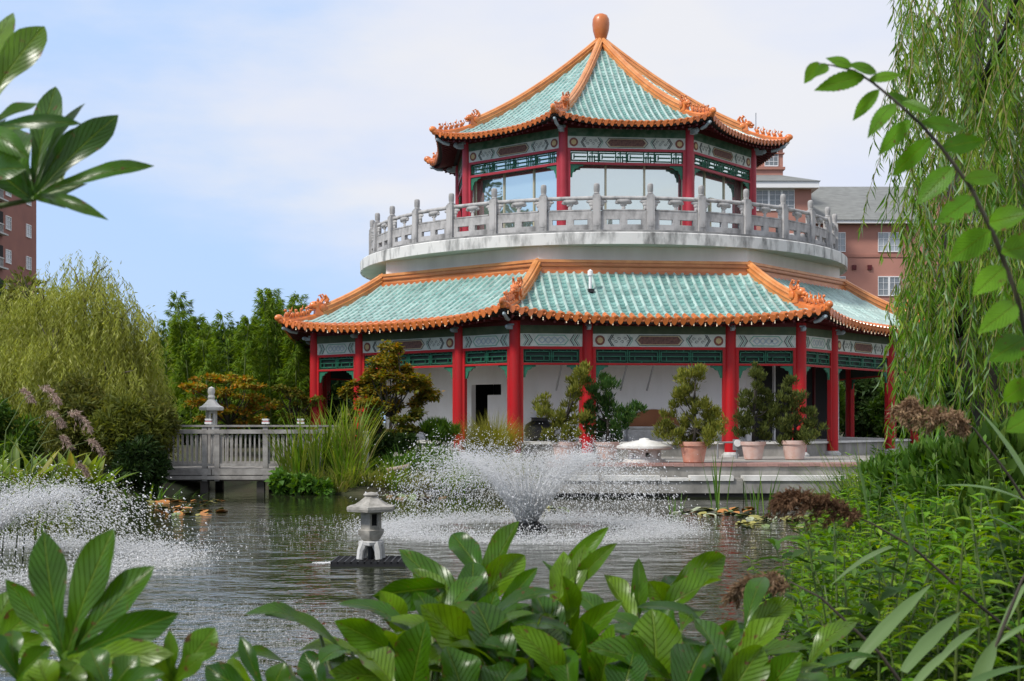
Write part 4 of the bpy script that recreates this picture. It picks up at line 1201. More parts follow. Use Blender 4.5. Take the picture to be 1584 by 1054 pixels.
def terrace_lantern():
    d = 31.6; x = W(997, 0, d).x
    t = thing('snow_viewing_lantern', 'squat pale stone lantern with wide mushroom roof on the terrace edge', 'stone lantern', (x, d, FL), R_(8))
    MB().lathe([(.52, -.01), (.52, .05), (.47, .07)], 6).build('base_slab', M['coping'], t)
    b = MB(); r = .40
    for i in range(6):
        a = i * math.pi / 3; a2 = a + math.pi / 3
        w_ = ((0, .35, .07, .30), (.65, 1, .07, .30), (.35, .65, .07, .13), (.35, .65, .23, .30))
        for f0, f1, z0, z1 in w_:
            p, q = Vector((r * math.cos(a), r * math.sin(a), 0)), Vector((r * math.cos(a2), r * math.sin(a2), 0)); A_, B_ = p.lerp(q, f0), p.lerp(q, f1); k = .7
            b.add([(A_.x, A_.y, z0), (B_.x, B_.y, z0), (B_.x, B_.y, z1), (A_.x, A_.y, z1), (A_.x * k, A_.y * k, z0), (B_.x * k, B_.y * k, z0), (B_.x * k, B_.y * k, z1), (A_.x * k, A_.y * k, z1)],
                  [(0, 1, 2, 3), (5, 4, 7, 6), (4, 5, 1, 0), (3, 2, 6, 7), (4, 0, 3, 7), (1, 5, 6, 2)])
    b.build('light_box', M['coping'], t)
    b = MB(); b.lathe([(.3, .285), (.62, .30), (.665, .33), (.66, .38), (.5, .44), (.28, .495), (.13, .52)], 24); b.build('lantern_roof', M['coping'], t, True, 40)
    b = MB(); b.lathe([(.14, .515), (.12, .55), (.0, .575)], 12); b.build('roof_knob', M['coping'], t, True, 40)
terrace_lantern()

# ---------------------------------------------------------------- foliage helpers
G = {}
G['juniper_y'] = leafmat('yellow_juniper', [(.14, .16, .025), (.22, .22, .035), (.085, .12, .02), (.28, .27, .06)], .2, .6, .2)
G['juniper_g'] = leafmat('green_juniper', [(.030, .085, .018), (.055, .12, .025), (.02, .06, .015), (.09, .15, .03)], .2, .6, .2)
G['juniper_o'] = leafmat('olive_juniper', [(.06, .085, .02), (.11, .13, .03), (.04, .06, .016), (.15, .17, .04)], .2, .6, .2)
G['willow'] = leafmat('olive_willow', [(.26, .30, .05), (.36, .39, .085), (.18, .215, .035), (.48, .49, .18)], .38, .55, .2)
G['willow_n'] = leafmat('near_willow', [(.08, .20, .015), (.15, .28, .025), (.045, .13, .012), (.28, .36, .06), (.10, .23, .025), (.33, .43, .27)], .42, .42, .3)
G['bamboo'] = leafmat('bamboo_leaf', [(.10, .19, .02), (.16, .25, .03), (.06, .13, .015), (.24, .31, .06)], .4, .5, .2)
G['maple_o'] = leafmat('autumn_maple', [(.36, .22, .03), (.20, .22, .03), (.44, .18, .03), (.15, .19, .025), (.26, .25, .035)], .35, .6, .2)
G['maple_m'] = leafmat('turning_maple', [(.12, .15, .018), (.24, .19, .025), (.11, .15, .02), (.38, .20, .028), (.09, .12, .016), (.30, .21, .03)], .35, .6, .2)
G['maple_g'] = leafmat('green_maple', [(.07, .11, .018), (.13, .155, .025), (.18, .14, .025), (.05, .09, .015)], .3, .6, .2)
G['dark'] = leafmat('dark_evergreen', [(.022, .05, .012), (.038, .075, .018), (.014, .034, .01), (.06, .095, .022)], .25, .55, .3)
G['mid'] = leafmat('mid_green_leaf', [(.055, .125, .018), (.095, .18, .026), (.035, .085, .014), (.14, .22, .035)], .35, .5, .3)
G['bright'] = leafmat('bright_green_leaf', [(.07, .17, .022), (.11, .23, .03), (.05, .13, .02), (.16, .27, .05)], .35, .45, .4)
G['olive'] = leafmat('olive_leaf', [(.10, .12, .025), (.15, .16, .035), (.07, .09, .02), (.19, .18, .05)], .3, .55, .2)
G['olive_dk'] = leafmat('dark_olive_leaf', [(.085, .11, .018), (.14, .16, .028), (.05, .07, .013), (.20, .21, .04)], .3, .55, .2)
G['lime'] = leafmat('lime_grass', [(.24, .25, .04), (.30, .29, .06), (.17, .20, .03)], .35, .55, .2)
G['reed'] = leafmat('reed_blade', [(.11, .24, .025), (.18, .30, .035), (.25, .29, .06), (.07, .17, .02)], .4, .5, .25)
G['straw'] = leafmat('straw_blade', [(.28, .25, .08), (.23, .26, .06), (.17, .23, .04), (.36, .31, .13)], .3, .6, .2)
G['canna'] = leafmat('broad_yellow_green', [(.16, .25, .04), (.22, .29, .05), (.11, .20, .035), (.33, .30, .06)], .4, .45, .35)


def clump_leaves(centers, radii, n, ll, lw, tmpl=LEAF2, mode='out', shell=.55, axis=(0, 0, 1)):
    """leaves scattered through ellipsoid clumps"""
    C = np.asarray(centers, float); Rr = np.asarray(radii, float)
    if Rr.ndim == 1: Rr = np.repeat(Rr[:, None], 3, 1)
    idx = np.repeat(np.arange(len(C)), n); m = len(idx)
    u = rvec(m); r = (shell + (1 - shell) * RNG.random(m)) * RNG.random(m) ** .25
    P = C[idx] + u * r[:, None] * Rr[idx]
    out_ = nrm(u / np.maximum(Rr[idx], .02))
    if mode == 'out': D = out_ * .9 + rvec(m) * .8 + np.array([0, 0, .15]); Nn = out_ + rvec(m) * .6
    elif mode == 'up': D = out_ * .55 + rvec(m) * .45 + np.array([0, 0, .9]); Nn = out_ + rvec(m) * .5
    elif mode == 'droop': D = out_ * .5 + rvec(m) * .5 + np.array([0, 0, -.8]); Nn = out_ + rvec(m) * .5
    else: D = out_ * np.array([1, 1, .2]) + rvec(m) * .6 + np.array([0, 0, -.15]); Nn = np.array([0, 0, 1.]) + rvec(m) * .45
    s = UNI(.65, 1.3, m)
    return leaves(tmpl, P, D, Nn, ll * s, lw * s)

def tree_limbs(b, base, ends, r0, r1=.015, sag=.15):
    base = Vector(base)
    for e in ends:
        e = Vector(e); m = base.lerp(e, .5) + Vector((random.uniform(-1, 1), random.uniform(-1, 1), random.uniform(0, 1))) * (e - base).length * sag
        b.tube([base, base.lerp(m, .55), m, e], [r0, r0 * .8, r0 * .5 + r1 * .5, r1], 5)

def clump_tree(name, label, cat, base, clumps, radii, n, ll, lw, m, trunk_r=.08, trunk_top=None, tmpl=LEAF2, mode='out', group=None, bark='bark', limbs=8, shell=.5):
    """tree or shrub: tapered trunk with limbs reaching into the leaf clumps"""
    base = Vector(base)
    t = thing(name, label, cat, base, 0, group)
    C = np.asarray([Vector(c) - base for c in clumps])
    V, Fa = clump_leaves(C, radii, n, ll, lw, tmpl, mode, shell)
    obj('crown', np_mesh('crown', V, Fa, m), t)
    tt = Vector(trunk_top) - base if trunk_top is not None else Vector(C.mean(0)) * .55
    b = MB(); mid = tt * .5 + Vector((random.uniform(-.1, .1), random.uniform(-.1, .1), 0)) * tt.length
    b.tube([(0, 0, -.15), mid * .4, mid, tt], [trunk_r * 1.25, trunk_r, trunk_r * .85, trunk_r * .6], 7)
    sel = random.sample(range(len(C)), min(limbs, len(C)))
    tree_limbs(b, tt, [C[i] for i in sel], trunk_r * .5, trunk_r * .12)
    b.build('trunk', M[bark], t, True)
    return t

def ribbons(P, D, Ln, Wd, bend, nseg=6, droop=1.0):
    """arching grass blades: base P, start direction D, length, width, bend (radians over the length)"""
    P = np.asarray(P, float); n = len(P); D = nrm(D)
    Ln = np.broadcast_to(np.asarray(Ln, float), (n,)); Wd = np.broadcast_to(np.asarray(Wd, float), (n,)); bend = np.broadcast_to(np.asarray(bend, float), (n,))
    H = D * np.array([1, 1, 0]); H = nrm(H + rvec(n) * np.array([.02, .02, 0])); S = nrm(np.cross(H, [0, 0, 1.]))
    el = np.arcsin(np.clip(D[:, 2], -1, 1))
    pts = [P]; cur = P.copy()
    for j in range(nseg):
        f = (j + .5) / nseg
        a = el - bend * f ** 1.4
        cur = cur + (H * np.cos(a)[:, None] + np.array([0, 0, 1.]) * np.sin(a)[:, None]) * (Ln / nseg)[:, None]
        pts.append(cur)
    V = []
    for j in range(nseg + 1):
        f = j / nseg; wj = Wd * (min(1, .55 + f * 1.2)) * (1 - f ** 2.6) * .5 + Wd * .02
        V.append(pts[j] - S * wj[:, None]); V.append(pts[j] + S * wj[:, None])
    V = np.stack(V, 1)
    fs = np.array([(2 * j, 2 * j + 1, 2 * j + 3, 2 * j + 2) for j in range(nseg)])
    Fa = fs[None] + (np.arange(n) * (2 * nseg + 2))[:, None, None]
    return V.reshape(-1, 3), Fa.reshape(-1, 4)

def grass_clump(name, label, cat, pos, n, h, spread, wd, m, bend=(.5, 1.6), base_r=.1, group=None, parent=None, part='blades'):
    pos = np.asarray(pos, float)
    t = thing(name, label, cat, pos, 0, group) if parent is None else parent
    a = UNI(0, 2 * math.pi, n); r = base_r * np.sqrt(RNG.random(n))
    P = np.stack([r * np.cos(a), r * np.sin(a), np.full(n, -.05)], 1)
    el = UNI(math.radians(90 - spread), math.radians(88), n); az = a + UNI(-.5, .5, n)
    D = np.stack([np.cos(az) * np.cos(el), np.sin(az) * np.cos(el), np.sin(el)], 1)
    V, Fa = ribbons(P, D, h * UNI(.55, 1.1, n), wd * UNI(.7, 1.25, n), UNI(bend[0], bend[1], n))
    o = obj(part, np_mesh(part, V, Fa, m, True), t)
    return t

# ---------------------------------------------------------------- potted junipers on the terrace
def pot_mesh(m):
    b = MB(); b.lathe([(.20, 0), (.225, .02), (.285, .36), (.315, .365), (.325, .45), (.305, .455), (.29, .40), (.0, .40)], 24)
    return b.mesh('pot', m, True, 35)
POT_A, POT_B = pot_mesh(M['terra']), pot_mesh(M['terra_pale'])
SOIL = MB().lathe([(.0, .405), (.292, .402)], 20, cap=False).mesh('soil', M['soil'])
def juniper(px, d, s, pot, label, mt, pts, rad):
    p0 = W(px, 0, d); base = Vector((p0.x, d, FL))
    pl = thing('terracotta_pot', label[1], 'plant pot', base, 0, 'terracotta pots on the terrace')
    pl.scale = (s, s, s)
    pp = obj('pot', pot, pl); obj('soil', SOIL, pl)
    cl = [W(x, y, d + random.uniform(-.28, .28)) for x, y in pts]
    tb = base + Vector((0, 0, .40 * s))
    t = thing('juniper', label[0], 'shrub', tb, 0, 'junipers in pots on the terrace')
    C = np.array([c - tb for c in cl]); sub = []
    rr = []
    for c in C:
        k = 6
        sub.append(c + rvec(k) * rad * .72); rr += list(UNI(.4, .7, k) * rad)
    V, Fa = clump_leaves(np.concatenate(sub), np.array(rr), 85, .105, .030, LEAF2, 'up', .3)
    obj('crown', np_mesh('crown', V, Fa, mt), t)
    b = MB(); top = Vector(C[np.argmax(C[:, 2])])
    pts_ = [Vector((0, 0, -.05)), Vector((random.uniform(-.06, .06), 0, top.z * .25)), Vector((top.x * .4, 0, top.z * .55)), Vector((top.x * .9, top.y, top.z * .95))]
    b.tube(pts_, [.05, .042, .03, .012], 7)
    for c in C:
        c = Vector(c); k = pts_[1].lerp(pts_[2], random.uniform(0, .8))
        if c.z < k.z: k = pts_[0].lerp(pts_[1], .8)
        b.tube([k, k.lerp(c, .5) + Vector((0, 0, -.05)), c], [.022, .016, .006], 5)
    b.build('trunk', M['bark'], t, True)
juniper(873, 33.0, 1.02, POT_B, ('yellow green potted juniper leaning left, leftmost of the five', 'pale pink terracotta pot of the left leaning juniper, behind the fountain spray'), G['juniper_y'],
        [(838, 626), (846, 640), (862, 652), (868, 668), (852, 678), (884, 600), (892, 618), (878, 636), (896, 648), (902, 572), (898, 588), (880, 662), (889, 676)], .24)
juniper(938, 33.2, 1.0, POT_B, ('dark green potted juniper with a branch reaching right, beside the yellow leaning one', 'pale pink terracotta pot under the dark green juniper beside the stone lantern'), G['juniper_g'],
        [(912, 600), (938, 594), (944, 604), (930, 620), (918, 636), (950, 636), (938, 655), (925, 668), (972, 646), (984, 640), (952, 672), (912, 660), (962, 655)], .25)
juniper(1073, 31.0, 1.08, POT_A, ('yellowish cloud shaped juniper in the reddest pot at the terrace edge', 'bright terracotta pot standing closest to the pond edge, right of the stone lantern'), G['juniper_y'],
        [(1062, 586), (1076, 582), (1054, 602), (1072, 612), (1050, 626), (1082, 630), (1100, 640), (1034, 652), (1060, 650), (1090, 656), (1112, 664), (1028, 668), (1076, 676), (1046, 680), (1098, 676)], .25)
juniper(1165, 33.6, 1.0, POT_B, ('tall olive green potted juniper just right of a red column', 'pale terracotta pot of the tall olive juniper by the red column'), G['juniper_o'],
        [(1170, 572), (1172, 590), (1166, 606), (1182, 614), (1156, 620), (1190, 632), (1170, 638), (1150, 644), (1196, 650), (1160, 662), (1182, 668), (1148, 664)], .24)
juniper(1229, 33.6, 1.06, POT_B, ('dark olive potted juniper with a bright yellow spur at its right side', 'pale terracotta pot furthest right on the terrace, before a red column'), G['juniper_o'],
        [(1224, 598), (1214, 614), (1236, 620), (1224, 640), (1246, 642), (1212, 656), (1240, 662), (1262, 664), (1230, 676), (1212, 676), (1250, 676)], .23)

def terrace_bits():
    x = W(1136, 0, 35.0).x
    t = thing('utility_meter', 'small grey utility meter with pipes at the foot of a red column', 'meter', (x, 34.6, FL))
    MB().b2((-.10, -.06, .22), (.12, .06, .50)).build('meter_body', M['metal'], t)
    MB().lathe([(.09, 0), (.09, .06)], 14, Matrix.Translation((0, -.06, .40)) @ Matrix.Rotation(R_(90), 4, 'X')).build('dial', M['trim'], t)
    MB().tube([(0, 0, 0), (0, 0, .23)], .03, 8).tube([(-.1, 0, .42), (-.5, 0, .42), (-.5, 0, 0)], .025, 8).build('pipe', M['metal'], t)
    x = W(838, 0, 35.5).x
    j = thing('black_urn', 'large dark rounded urn against the white wall behind the leaning juniper', 'urn', (x, 38.2, PL))
    MB().lathe([(.22, 0), (.40, .10), (.46, .30), (.40, .48), (.24, .58), (.24, .66), (.28, .68), (.20, .68), (.18, .6)], 24).build('body', M['black'], j, True, 50)
    p = W(565, 0, 33.0)
    q = thing('white_post', 'short square white post among the reeds on the bank', 'post', (p.x, 33.0, .45))
    MB().b2((-.085, -.085, -.2), (.085, .085, .98)).build('shaft', M['coping'], q); MB().box((0, 0, 1.0), (.22, .22, .05)).build('cap', M['coping'], q)
    p = W(614, 728, 31.6)
    MB().tube([(-.28, 0, 0), (0, .02, .03), (.3, -.03, .10)], [.05, .07, .06], 8).build('driftwood', mat('pale_driftwood', (.33, .27, .21), .9, (.22, .18, .14), 6), None, True, loc=(p.x, 31.6, p.z), label='pale piece of driftwood lying on the bank by the reeds', cat='driftwood')
terrace_bits()

# ---------------------------------------------------------------- background trees
def wild_clumps(c, r, k, seed=None):
    c = np.asarray(c, float); r = np.asarray(r, float)
    u = rvec(k); u[:, 2] = np.abs(u[:, 2]) * .9 - .25 * (RNG.random(k) < .35)
    f = UNI(.45, 1.0, k)
    return c + u * f[:, None] * r

def bg_tree(px, pyt, d, wpx, m, label, group, n=420, ll=.30, lw=.15, k=34, nm='tree', mode='out', bark='bark'):
    top = W(px, pyt, d); hw = wpx / 2 * d / F
    g = .55; hgt = top.z - g
    c = (top.x, d, g + hgt * .55); r = (hw, hw * .9, hgt * .46)
    cl = wild_clumps(c, (r[0] * .85, r[1] * .85, r[2] * .9), k)
    clump_tree(nm, label, 'tree', (top.x, d, g), cl, UNI(.28, .48, k) * min(hw, hgt * .5), n, ll, lw, m, trunk_r=.12 + .015 * hgt, trunk_top=(top.x, d, g + hgt * .4), mode=mode, group=group, bark=bark)

gA = 'dark trees behind the bridge'
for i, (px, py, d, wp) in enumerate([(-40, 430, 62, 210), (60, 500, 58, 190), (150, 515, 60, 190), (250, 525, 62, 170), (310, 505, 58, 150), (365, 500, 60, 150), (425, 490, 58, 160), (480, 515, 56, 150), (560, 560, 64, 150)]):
    bg_tree(px, py, d, wp, G['dark'], 'dense dark green tree behind the bridge and bamboo', gA)
gB = 'trees seen through the pagoda columns'
for i, (px, py, d, wp) in enumerate([(1190, 560, 66, 130), (1270, 555, 62, 120), (1345, 535, 60, 130), (1430, 540, 58, 140), (1520, 500, 52, 170), (1600, 480, 50, 180)]):
    bg_tree(px, py, d, wp, G['mid'] if i % 2 else G['dark'], 'green tree standing beyond the pagoda terrace, seen between the red columns', gB)
for i, (x_, y_, h_) in enumerate([(-62, 22, 19), (-66, 33, 23), (-60, 44, 20)]):
    cl = wild_clumps((x_, y_, h_ * .58), (5.5, 5.5, h_ * .38), 34)
    clump_tree('tree', ['tall tree outside the left edge, mirrored in the upper windows, nearest', 'tallest tree outside the left edge, mirrored in the upper windows', 'tall tree outside the left edge, mirrored in the upper windows, farthest'][i], 'tree', (x_, y_, .5), cl, UNI(1.6, 2.6, 34), 260, .5, .3, G['dark'], trunk_r=.4, trunk_top=(x_, y_, h_ * .5), group='trees mirrored in the upper windows')
bg_tree(20, 415, 44, 190, G['olive'], 'olive green tree at the left edge in front of the brick block', None, n=320, ll=.22, lw=.10, k=26)
bg_tree(-30, 520, 36, 190, G['dark'], 'dark shrubby tree at the left edge beside the willow', None, n=400, ll=.2, lw=.1, k=26)

# ---------------------------------------------------------------- bamboo
def bamboo():
    for i in range(36):
        px = UNI(255, 486); d = UNI(43, 50); x = W(px, 0, d).x; g = .6
        pyt = 470 + 42 * abs(math.sin(px * .045)) + UNI(-18, 26) - (28 if 400 < px < 470 else 0)
        h = W(0, pyt, d).z - g
        t = thing('bamboo', 'tall feathery bamboo stalk in the grove behind the bridge', 'bamboo', (x, d, g), 0, 'bamboo grove behind the bridge')
        a = UNI(0, 6.28); lean = Vector((math.cos(a), math.sin(a), 0)) * UNI(.2, .8)
        pts = [Vector((0, 0, 0)), lean * .15 + Vector((0, 0, h * .4)), lean * .5 + Vector((0, 0, h * .75)), lean * 1.0 + Vector((0, 0, h))]
        MB().tube(pts, [.035, .03, .02, .006], 5).build('culm', M['bamboo_culm'], t, True)
        n = 1700
        f = RNG.random(n) ** .8 * .85 + .17
        z = f * h; c = np.array([[lean.x, lean.y, 0]]) * (f[:, None] ** 2)
        sp = .62 * (1.05 - f) ** .6 + .10
        # leaf sprays gather at the nodes
        node = np.round(f * 16) / 16
        ang = node * 40 + np.round(RNG.random(n) * 3) * 2.1 + UNI(-.35, .35, n)
        rr = sp * RNG.random(n) ** .7
        P = np.stack([c[:, 0] + rr * np.cos(ang), c[:, 1] + rr * np.sin(ang), node * h + rr * .55 - .22 * rr ** 2 + UNI(-.08, .08, n)], 1)
        D = np.stack([np.cos(ang), np.sin(ang), UNI(-1.3, .35, n)], 1) + rvec(n) * .5
        V, Fa = leaves(LEAF2, P, D, np.array([0, 0, 1.]) + rvec(n) * .5, UNI(.15, .28, n), UNI(.03, .05, n))
        obj('foliage', np_mesh('foliage', V, Fa, G['bamboo']), t)
M['bamboo_culm'] = mat('bamboo_culm', (.14, .19, .05), .5, (.10, .14, .04), 3)
bamboo()

# ---------------------------------------------------------------- willows
def strand_leaves(S, H, Ln, spacing, ll, lw, sway=.12, hang=.75, tmpl=LEAF2, outk=.35, lat=.75):
    """S start points, H horizontal outward directions, lengths -> leaves (V,F) and strand point lists"""
    P = []; D = []; pts = []
    for s, h, l in zip(S, H, Ln):
        m = max(3, int(l / spacing)); t = (np.arange(m) + .5) / m
        ph = UNI(0, 6.28); sw = np.stack([np.sin(t * 3 + ph), np.cos(t * 2.3 + ph), 0 * t], 1) * sway * t[:, None]
        path = s + h * (outk * l * (1 - np.exp(-2.5 * t)))[:, None] * .5 + np.array([0, 0, -1.]) * (l * t ** 1.15)[:, None] + sw
        pts.append(path)
        P.append(path); dd = rvec(m) * np.array([1, 1, .35]); D.append(dd * lat + np.array([0, 0, -hang]))
    P = np.concatenate(P); D = np.concatenate(D); n = len(P)
    V, Fa = leaves(tmpl, P + rvec(n) * .01, D, rvec(n), ll * UNI(.6, 1.3, n), lw * UNI(.7, 1.3, n))
    return V, Fa, pts

def left_willow():
    c = np.array([-10.9, 34.2, .55]); t = thing('willow', 'large olive weeping willow on the left bank', 'tree', c)
    ns = 2900
    u = rvec(ns); u[:, 2] = np.abs(u[:, 2]); rad = np.array([2.35, 2.1, 3.2])
    # several domed heads give an uneven outline
    heads = np.array([(-1.5, .2, 3.1), (-.1, 0, 3.6), (.85, -.3, 2.7), (-.6, -1.0, 1.9), (.8, -.9, 1.1), (-2.7, -.4, 1.8), (1.25, .2, 1.3), (-2.1, -.6, 1.0), (.0, -.8, .9)]); hr = np.array([1.25, 1.3, 1.05, 1.3, 1.15, 1.25, .85, 1.2, 1.2])
    hi = RNG.integers(0, len(heads), ns)
    S = heads[hi] + u * hr[hi][:, None] * UNI(.2, 1.0, ns)[:, None] + np.array([0, 0, .75])
    H = nrm(u * np.array([1, 1, 0]) + 1e-3)
    Ln = np.minimum(UNI(.7, 2.6, ns), np.maximum(.5, S[:, 2] - .15))
    V, Fa, pts = strand_leaves(S, H, Ln, .05, .16, .026, .15, .8)
    k = 1500; ci = RNG.integers(0, len(heads), k); uu = rvec(k)
    V2, F2 = leaves(LEAF2, heads[ci] + uu * hr[ci][:, None] * UNI(.3, 1.06, k)[:, None] + np.array([0, 0, .75]), uu + rvec(k) * .6 + np.array([0, 0, -.3]), rvec(k), UNI(.1, .2, k), UNI(.02, .035, k))
    V, Fa = cat_vf([(V, Fa), (V2, F2)])
    obj('crown', np_mesh('crown', V, Fa, G['willow']), t)
    b = MB(); b.tube([(0, 0, -.2), (.1, 0, .8), (-.05, .1, 1.7), (0, .1, 2.6)], [.24, .19, .15, .10], 8)
    for h in heads:
        e = Vector(h) + Vector((0, 0, 1.2)); b.tube([(0, .05, 1.4), Vector((0, .05, 1.4)).lerp(e, .5) + Vector((0, 0, .3)), e], [.09, .06, .02], 6)
        for q in range(4): f = e + Vector((random.uniform(-.8, .8), random.uniform(-.8, .8), random.uniform(.1, .7))); b.tube([e.lerp(Vector((0, 0, 1.8)), .2), e.lerp(f, .6), f], [.03, .02, .006], 5)
    b.build('trunk', M['bark_lt'], t, True)
left_willow()

# ---------------------------------------------------------------- shrubs, maples and bank plants of the far shore
def shrub(px0, px1, pyt, pyb, d, m, label, k=18, n=220, ll=.12, lw=.06, nm='shrub', cat='shrub', mode='out', group=None, dd=.5, tmpl=LEAF2):
    x0, x1 = W(px0, 0, d).x, W(px1, 0, d).x; z0, z1 = W(0, pyb, d).z, W(0, pyt, d).z
    c = np.array([(x0 + x1) / 2, d, (z0 + z1) / 2 - (z1 - z0) * .08]); r = np.array([(x1 - x0) / 2, dd, (z1 - z0) / 2])
    u = rvec(k); cl = c + u * r * UNI(.4, .8, k)[:, None]
    g = float(ground_z([(c[0], d)])[0]) if not (.9 < c[0] < 15 and d > 30.4) else FL
    rr = UNI(.26, .42, k) * min(r[0], r[2])
    return clump_tree(nm, label, cat, (c[0], d, min(g, z0)), cl, rr, n, ll, lw, m, trunk_r=.03, mode=mode, limbs=6, group=group, tmpl=tmpl)

shrub(170, 270, 665, 765, 30.6, G['dark'], 'dark leafy shrub at the foot of the willow by the water', k=30, n=220, ll=.15, lw=.05, dd=.7)
shrub(120, 262, 600, 720, 31.0, G['olive_dk'], 'dark olive shrub mass below the willow crown', k=60, n=170, ll=.16, lw=.04, dd=.9)
shrub(60, 180, 560, 700, 31.5, G['olive'], 'olive shrub under the left willow', k=30, n=220, ll=.14, lw=.05, dd=.9)
shrub(180, 290, 600, 700, 31.8, G['olive'], 'olive green shrub between the willow and the bridge', k=26, n=220, ll=.14, lw=.05, dd=.9)
shrub(-60, 60, 600, 760, 31.5, G['mid'], 'dark shrub behind the broad yellow green leaves at left', k=30, n=240, ll=.16, lw=.07, dd=.9)

def maple(pads, d, m, label, base_px, r, n=150, ll=.10, lw=.075, rz=.3, base=None):
    cl = [W(x, y, d + random.uniform(-.5, .5)) for x, y in pads]
    x = W(base_px, 0, d).x; g = float(ground_z([(x, d)])[0])
    sub = []; rr = []
    for c in cl:
        for q in range(4):
            o_ = rvec(1)[0] * r * np.array([.8, .8, .22]); sub.append(np.array(c) + o_); s = UNI(.45, .75) * r; rr.append((s, s, s * rz))
    return clump_tree('japanese_maple', label, 'tree', (x, d, g), sub, np.array(rr), n // 3, ll, lw, m, trunk_r=.055, mode='flat', limbs=26, shell=.2, tmpl=LEAF2)
maple([(300, 600), (318, 585), (345, 585), (372, 590), (395, 598), (335, 605), (360, 612), (388, 615), (310, 622), (345, 632), (375, 636), (400, 630), (325, 645), (360, 655), (395, 650)], 40, G['maple_o'], 'orange and olive autumn maple right behind the white lantern and bridge', 352, .42, n=300)
maple([(445, 600), (460, 612), (440, 625), (470, 632), (452, 645), (480, 620)], 41, G['maple_g'], 'small olive maple behind the right end of the bridge', 458, .4, n=240)
maple([(600, 540), (606, 556), (588, 562), (574, 578), (600, 582), (624, 574), (560, 592), (642, 588), (656, 598), (620, 602), (584, 606), (662, 610), (600, 626), (566, 622), (640, 622), (548, 606)], 34.4, G['maple_m'], 'orange tipped Japanese maple growing in front of the red columns', 604, .34, n=460, rz=.75)
maple([(612, 646), (576, 650), (640, 642), (590, 668), (560, 668), (620, 670), (640, 660), (556, 640)], 34.0, G['maple_g'], 'low dark olive maple below the orange tipped one', 600, .36, n=330)
shrub(570, 650, 660, 705, 33.4, G['dark'], 'dark low shrub on the bank beneath the maples', k=18, n=200)
for i, (a, b_, yt, yb, d_, k_) in enumerate([(330, 430, 600, 690, 47, 'dark'), (420, 520, 590, 690, 48, 'dark'), (200, 330, 600, 690, 46, 'dark'), (500, 600, 620, 690, 52, 'dark')]):
    shrub(a, b_, yt, yb, d_, G[k_], ['dark hedge shrub behind the orange maple', 'dark hedge shrub behind the right end of the bridge', 'dark hedge shrub behind the white lantern', 'dark hedge shrub seen through the leftmost red columns'][i], k=44, n=220, ll=.24, lw=.10, dd=1.0)
for i, (a, b_, yt, yb, d_, k_) in enumerate([(1235, 1310, 560, 688, 54, 'mid'), (1290, 1380, 555, 690, 56, 'dark'), (1350, 1450, 560, 690, 53, 'mid'), (1150, 1240, 570, 690, 58, 'dark')]):
    shrub(a, b_, yt, yb, d_, G[k_], ['green shrub beyond the right veranda between two red columns', 'dark shrub beyond the veranda behind the slim rear column', 'green shrub beyond the veranda beside the willow', 'dark shrub hidden behind the veranda doors'][i], k=44, n=220, ll=.24, lw=.11, dd=1.0)
shrub(540, 606, 668, 722, 33.6, G['mid'], 'green shrub beside the white post on the bank', k=26, n=170, dd=.4)
shrub(478, 560, 655, 715, 34.5, G['dark'], 'dark leafy shrub between reeds and the leftmost red columns', k=26, n=200, dd=.5)
shrub(640, 715, 652, 690, 33.8, G['mid'], 'leafy green clump left of the red column', k=14, n=130, ll=.22, lw=.03, mode='up')

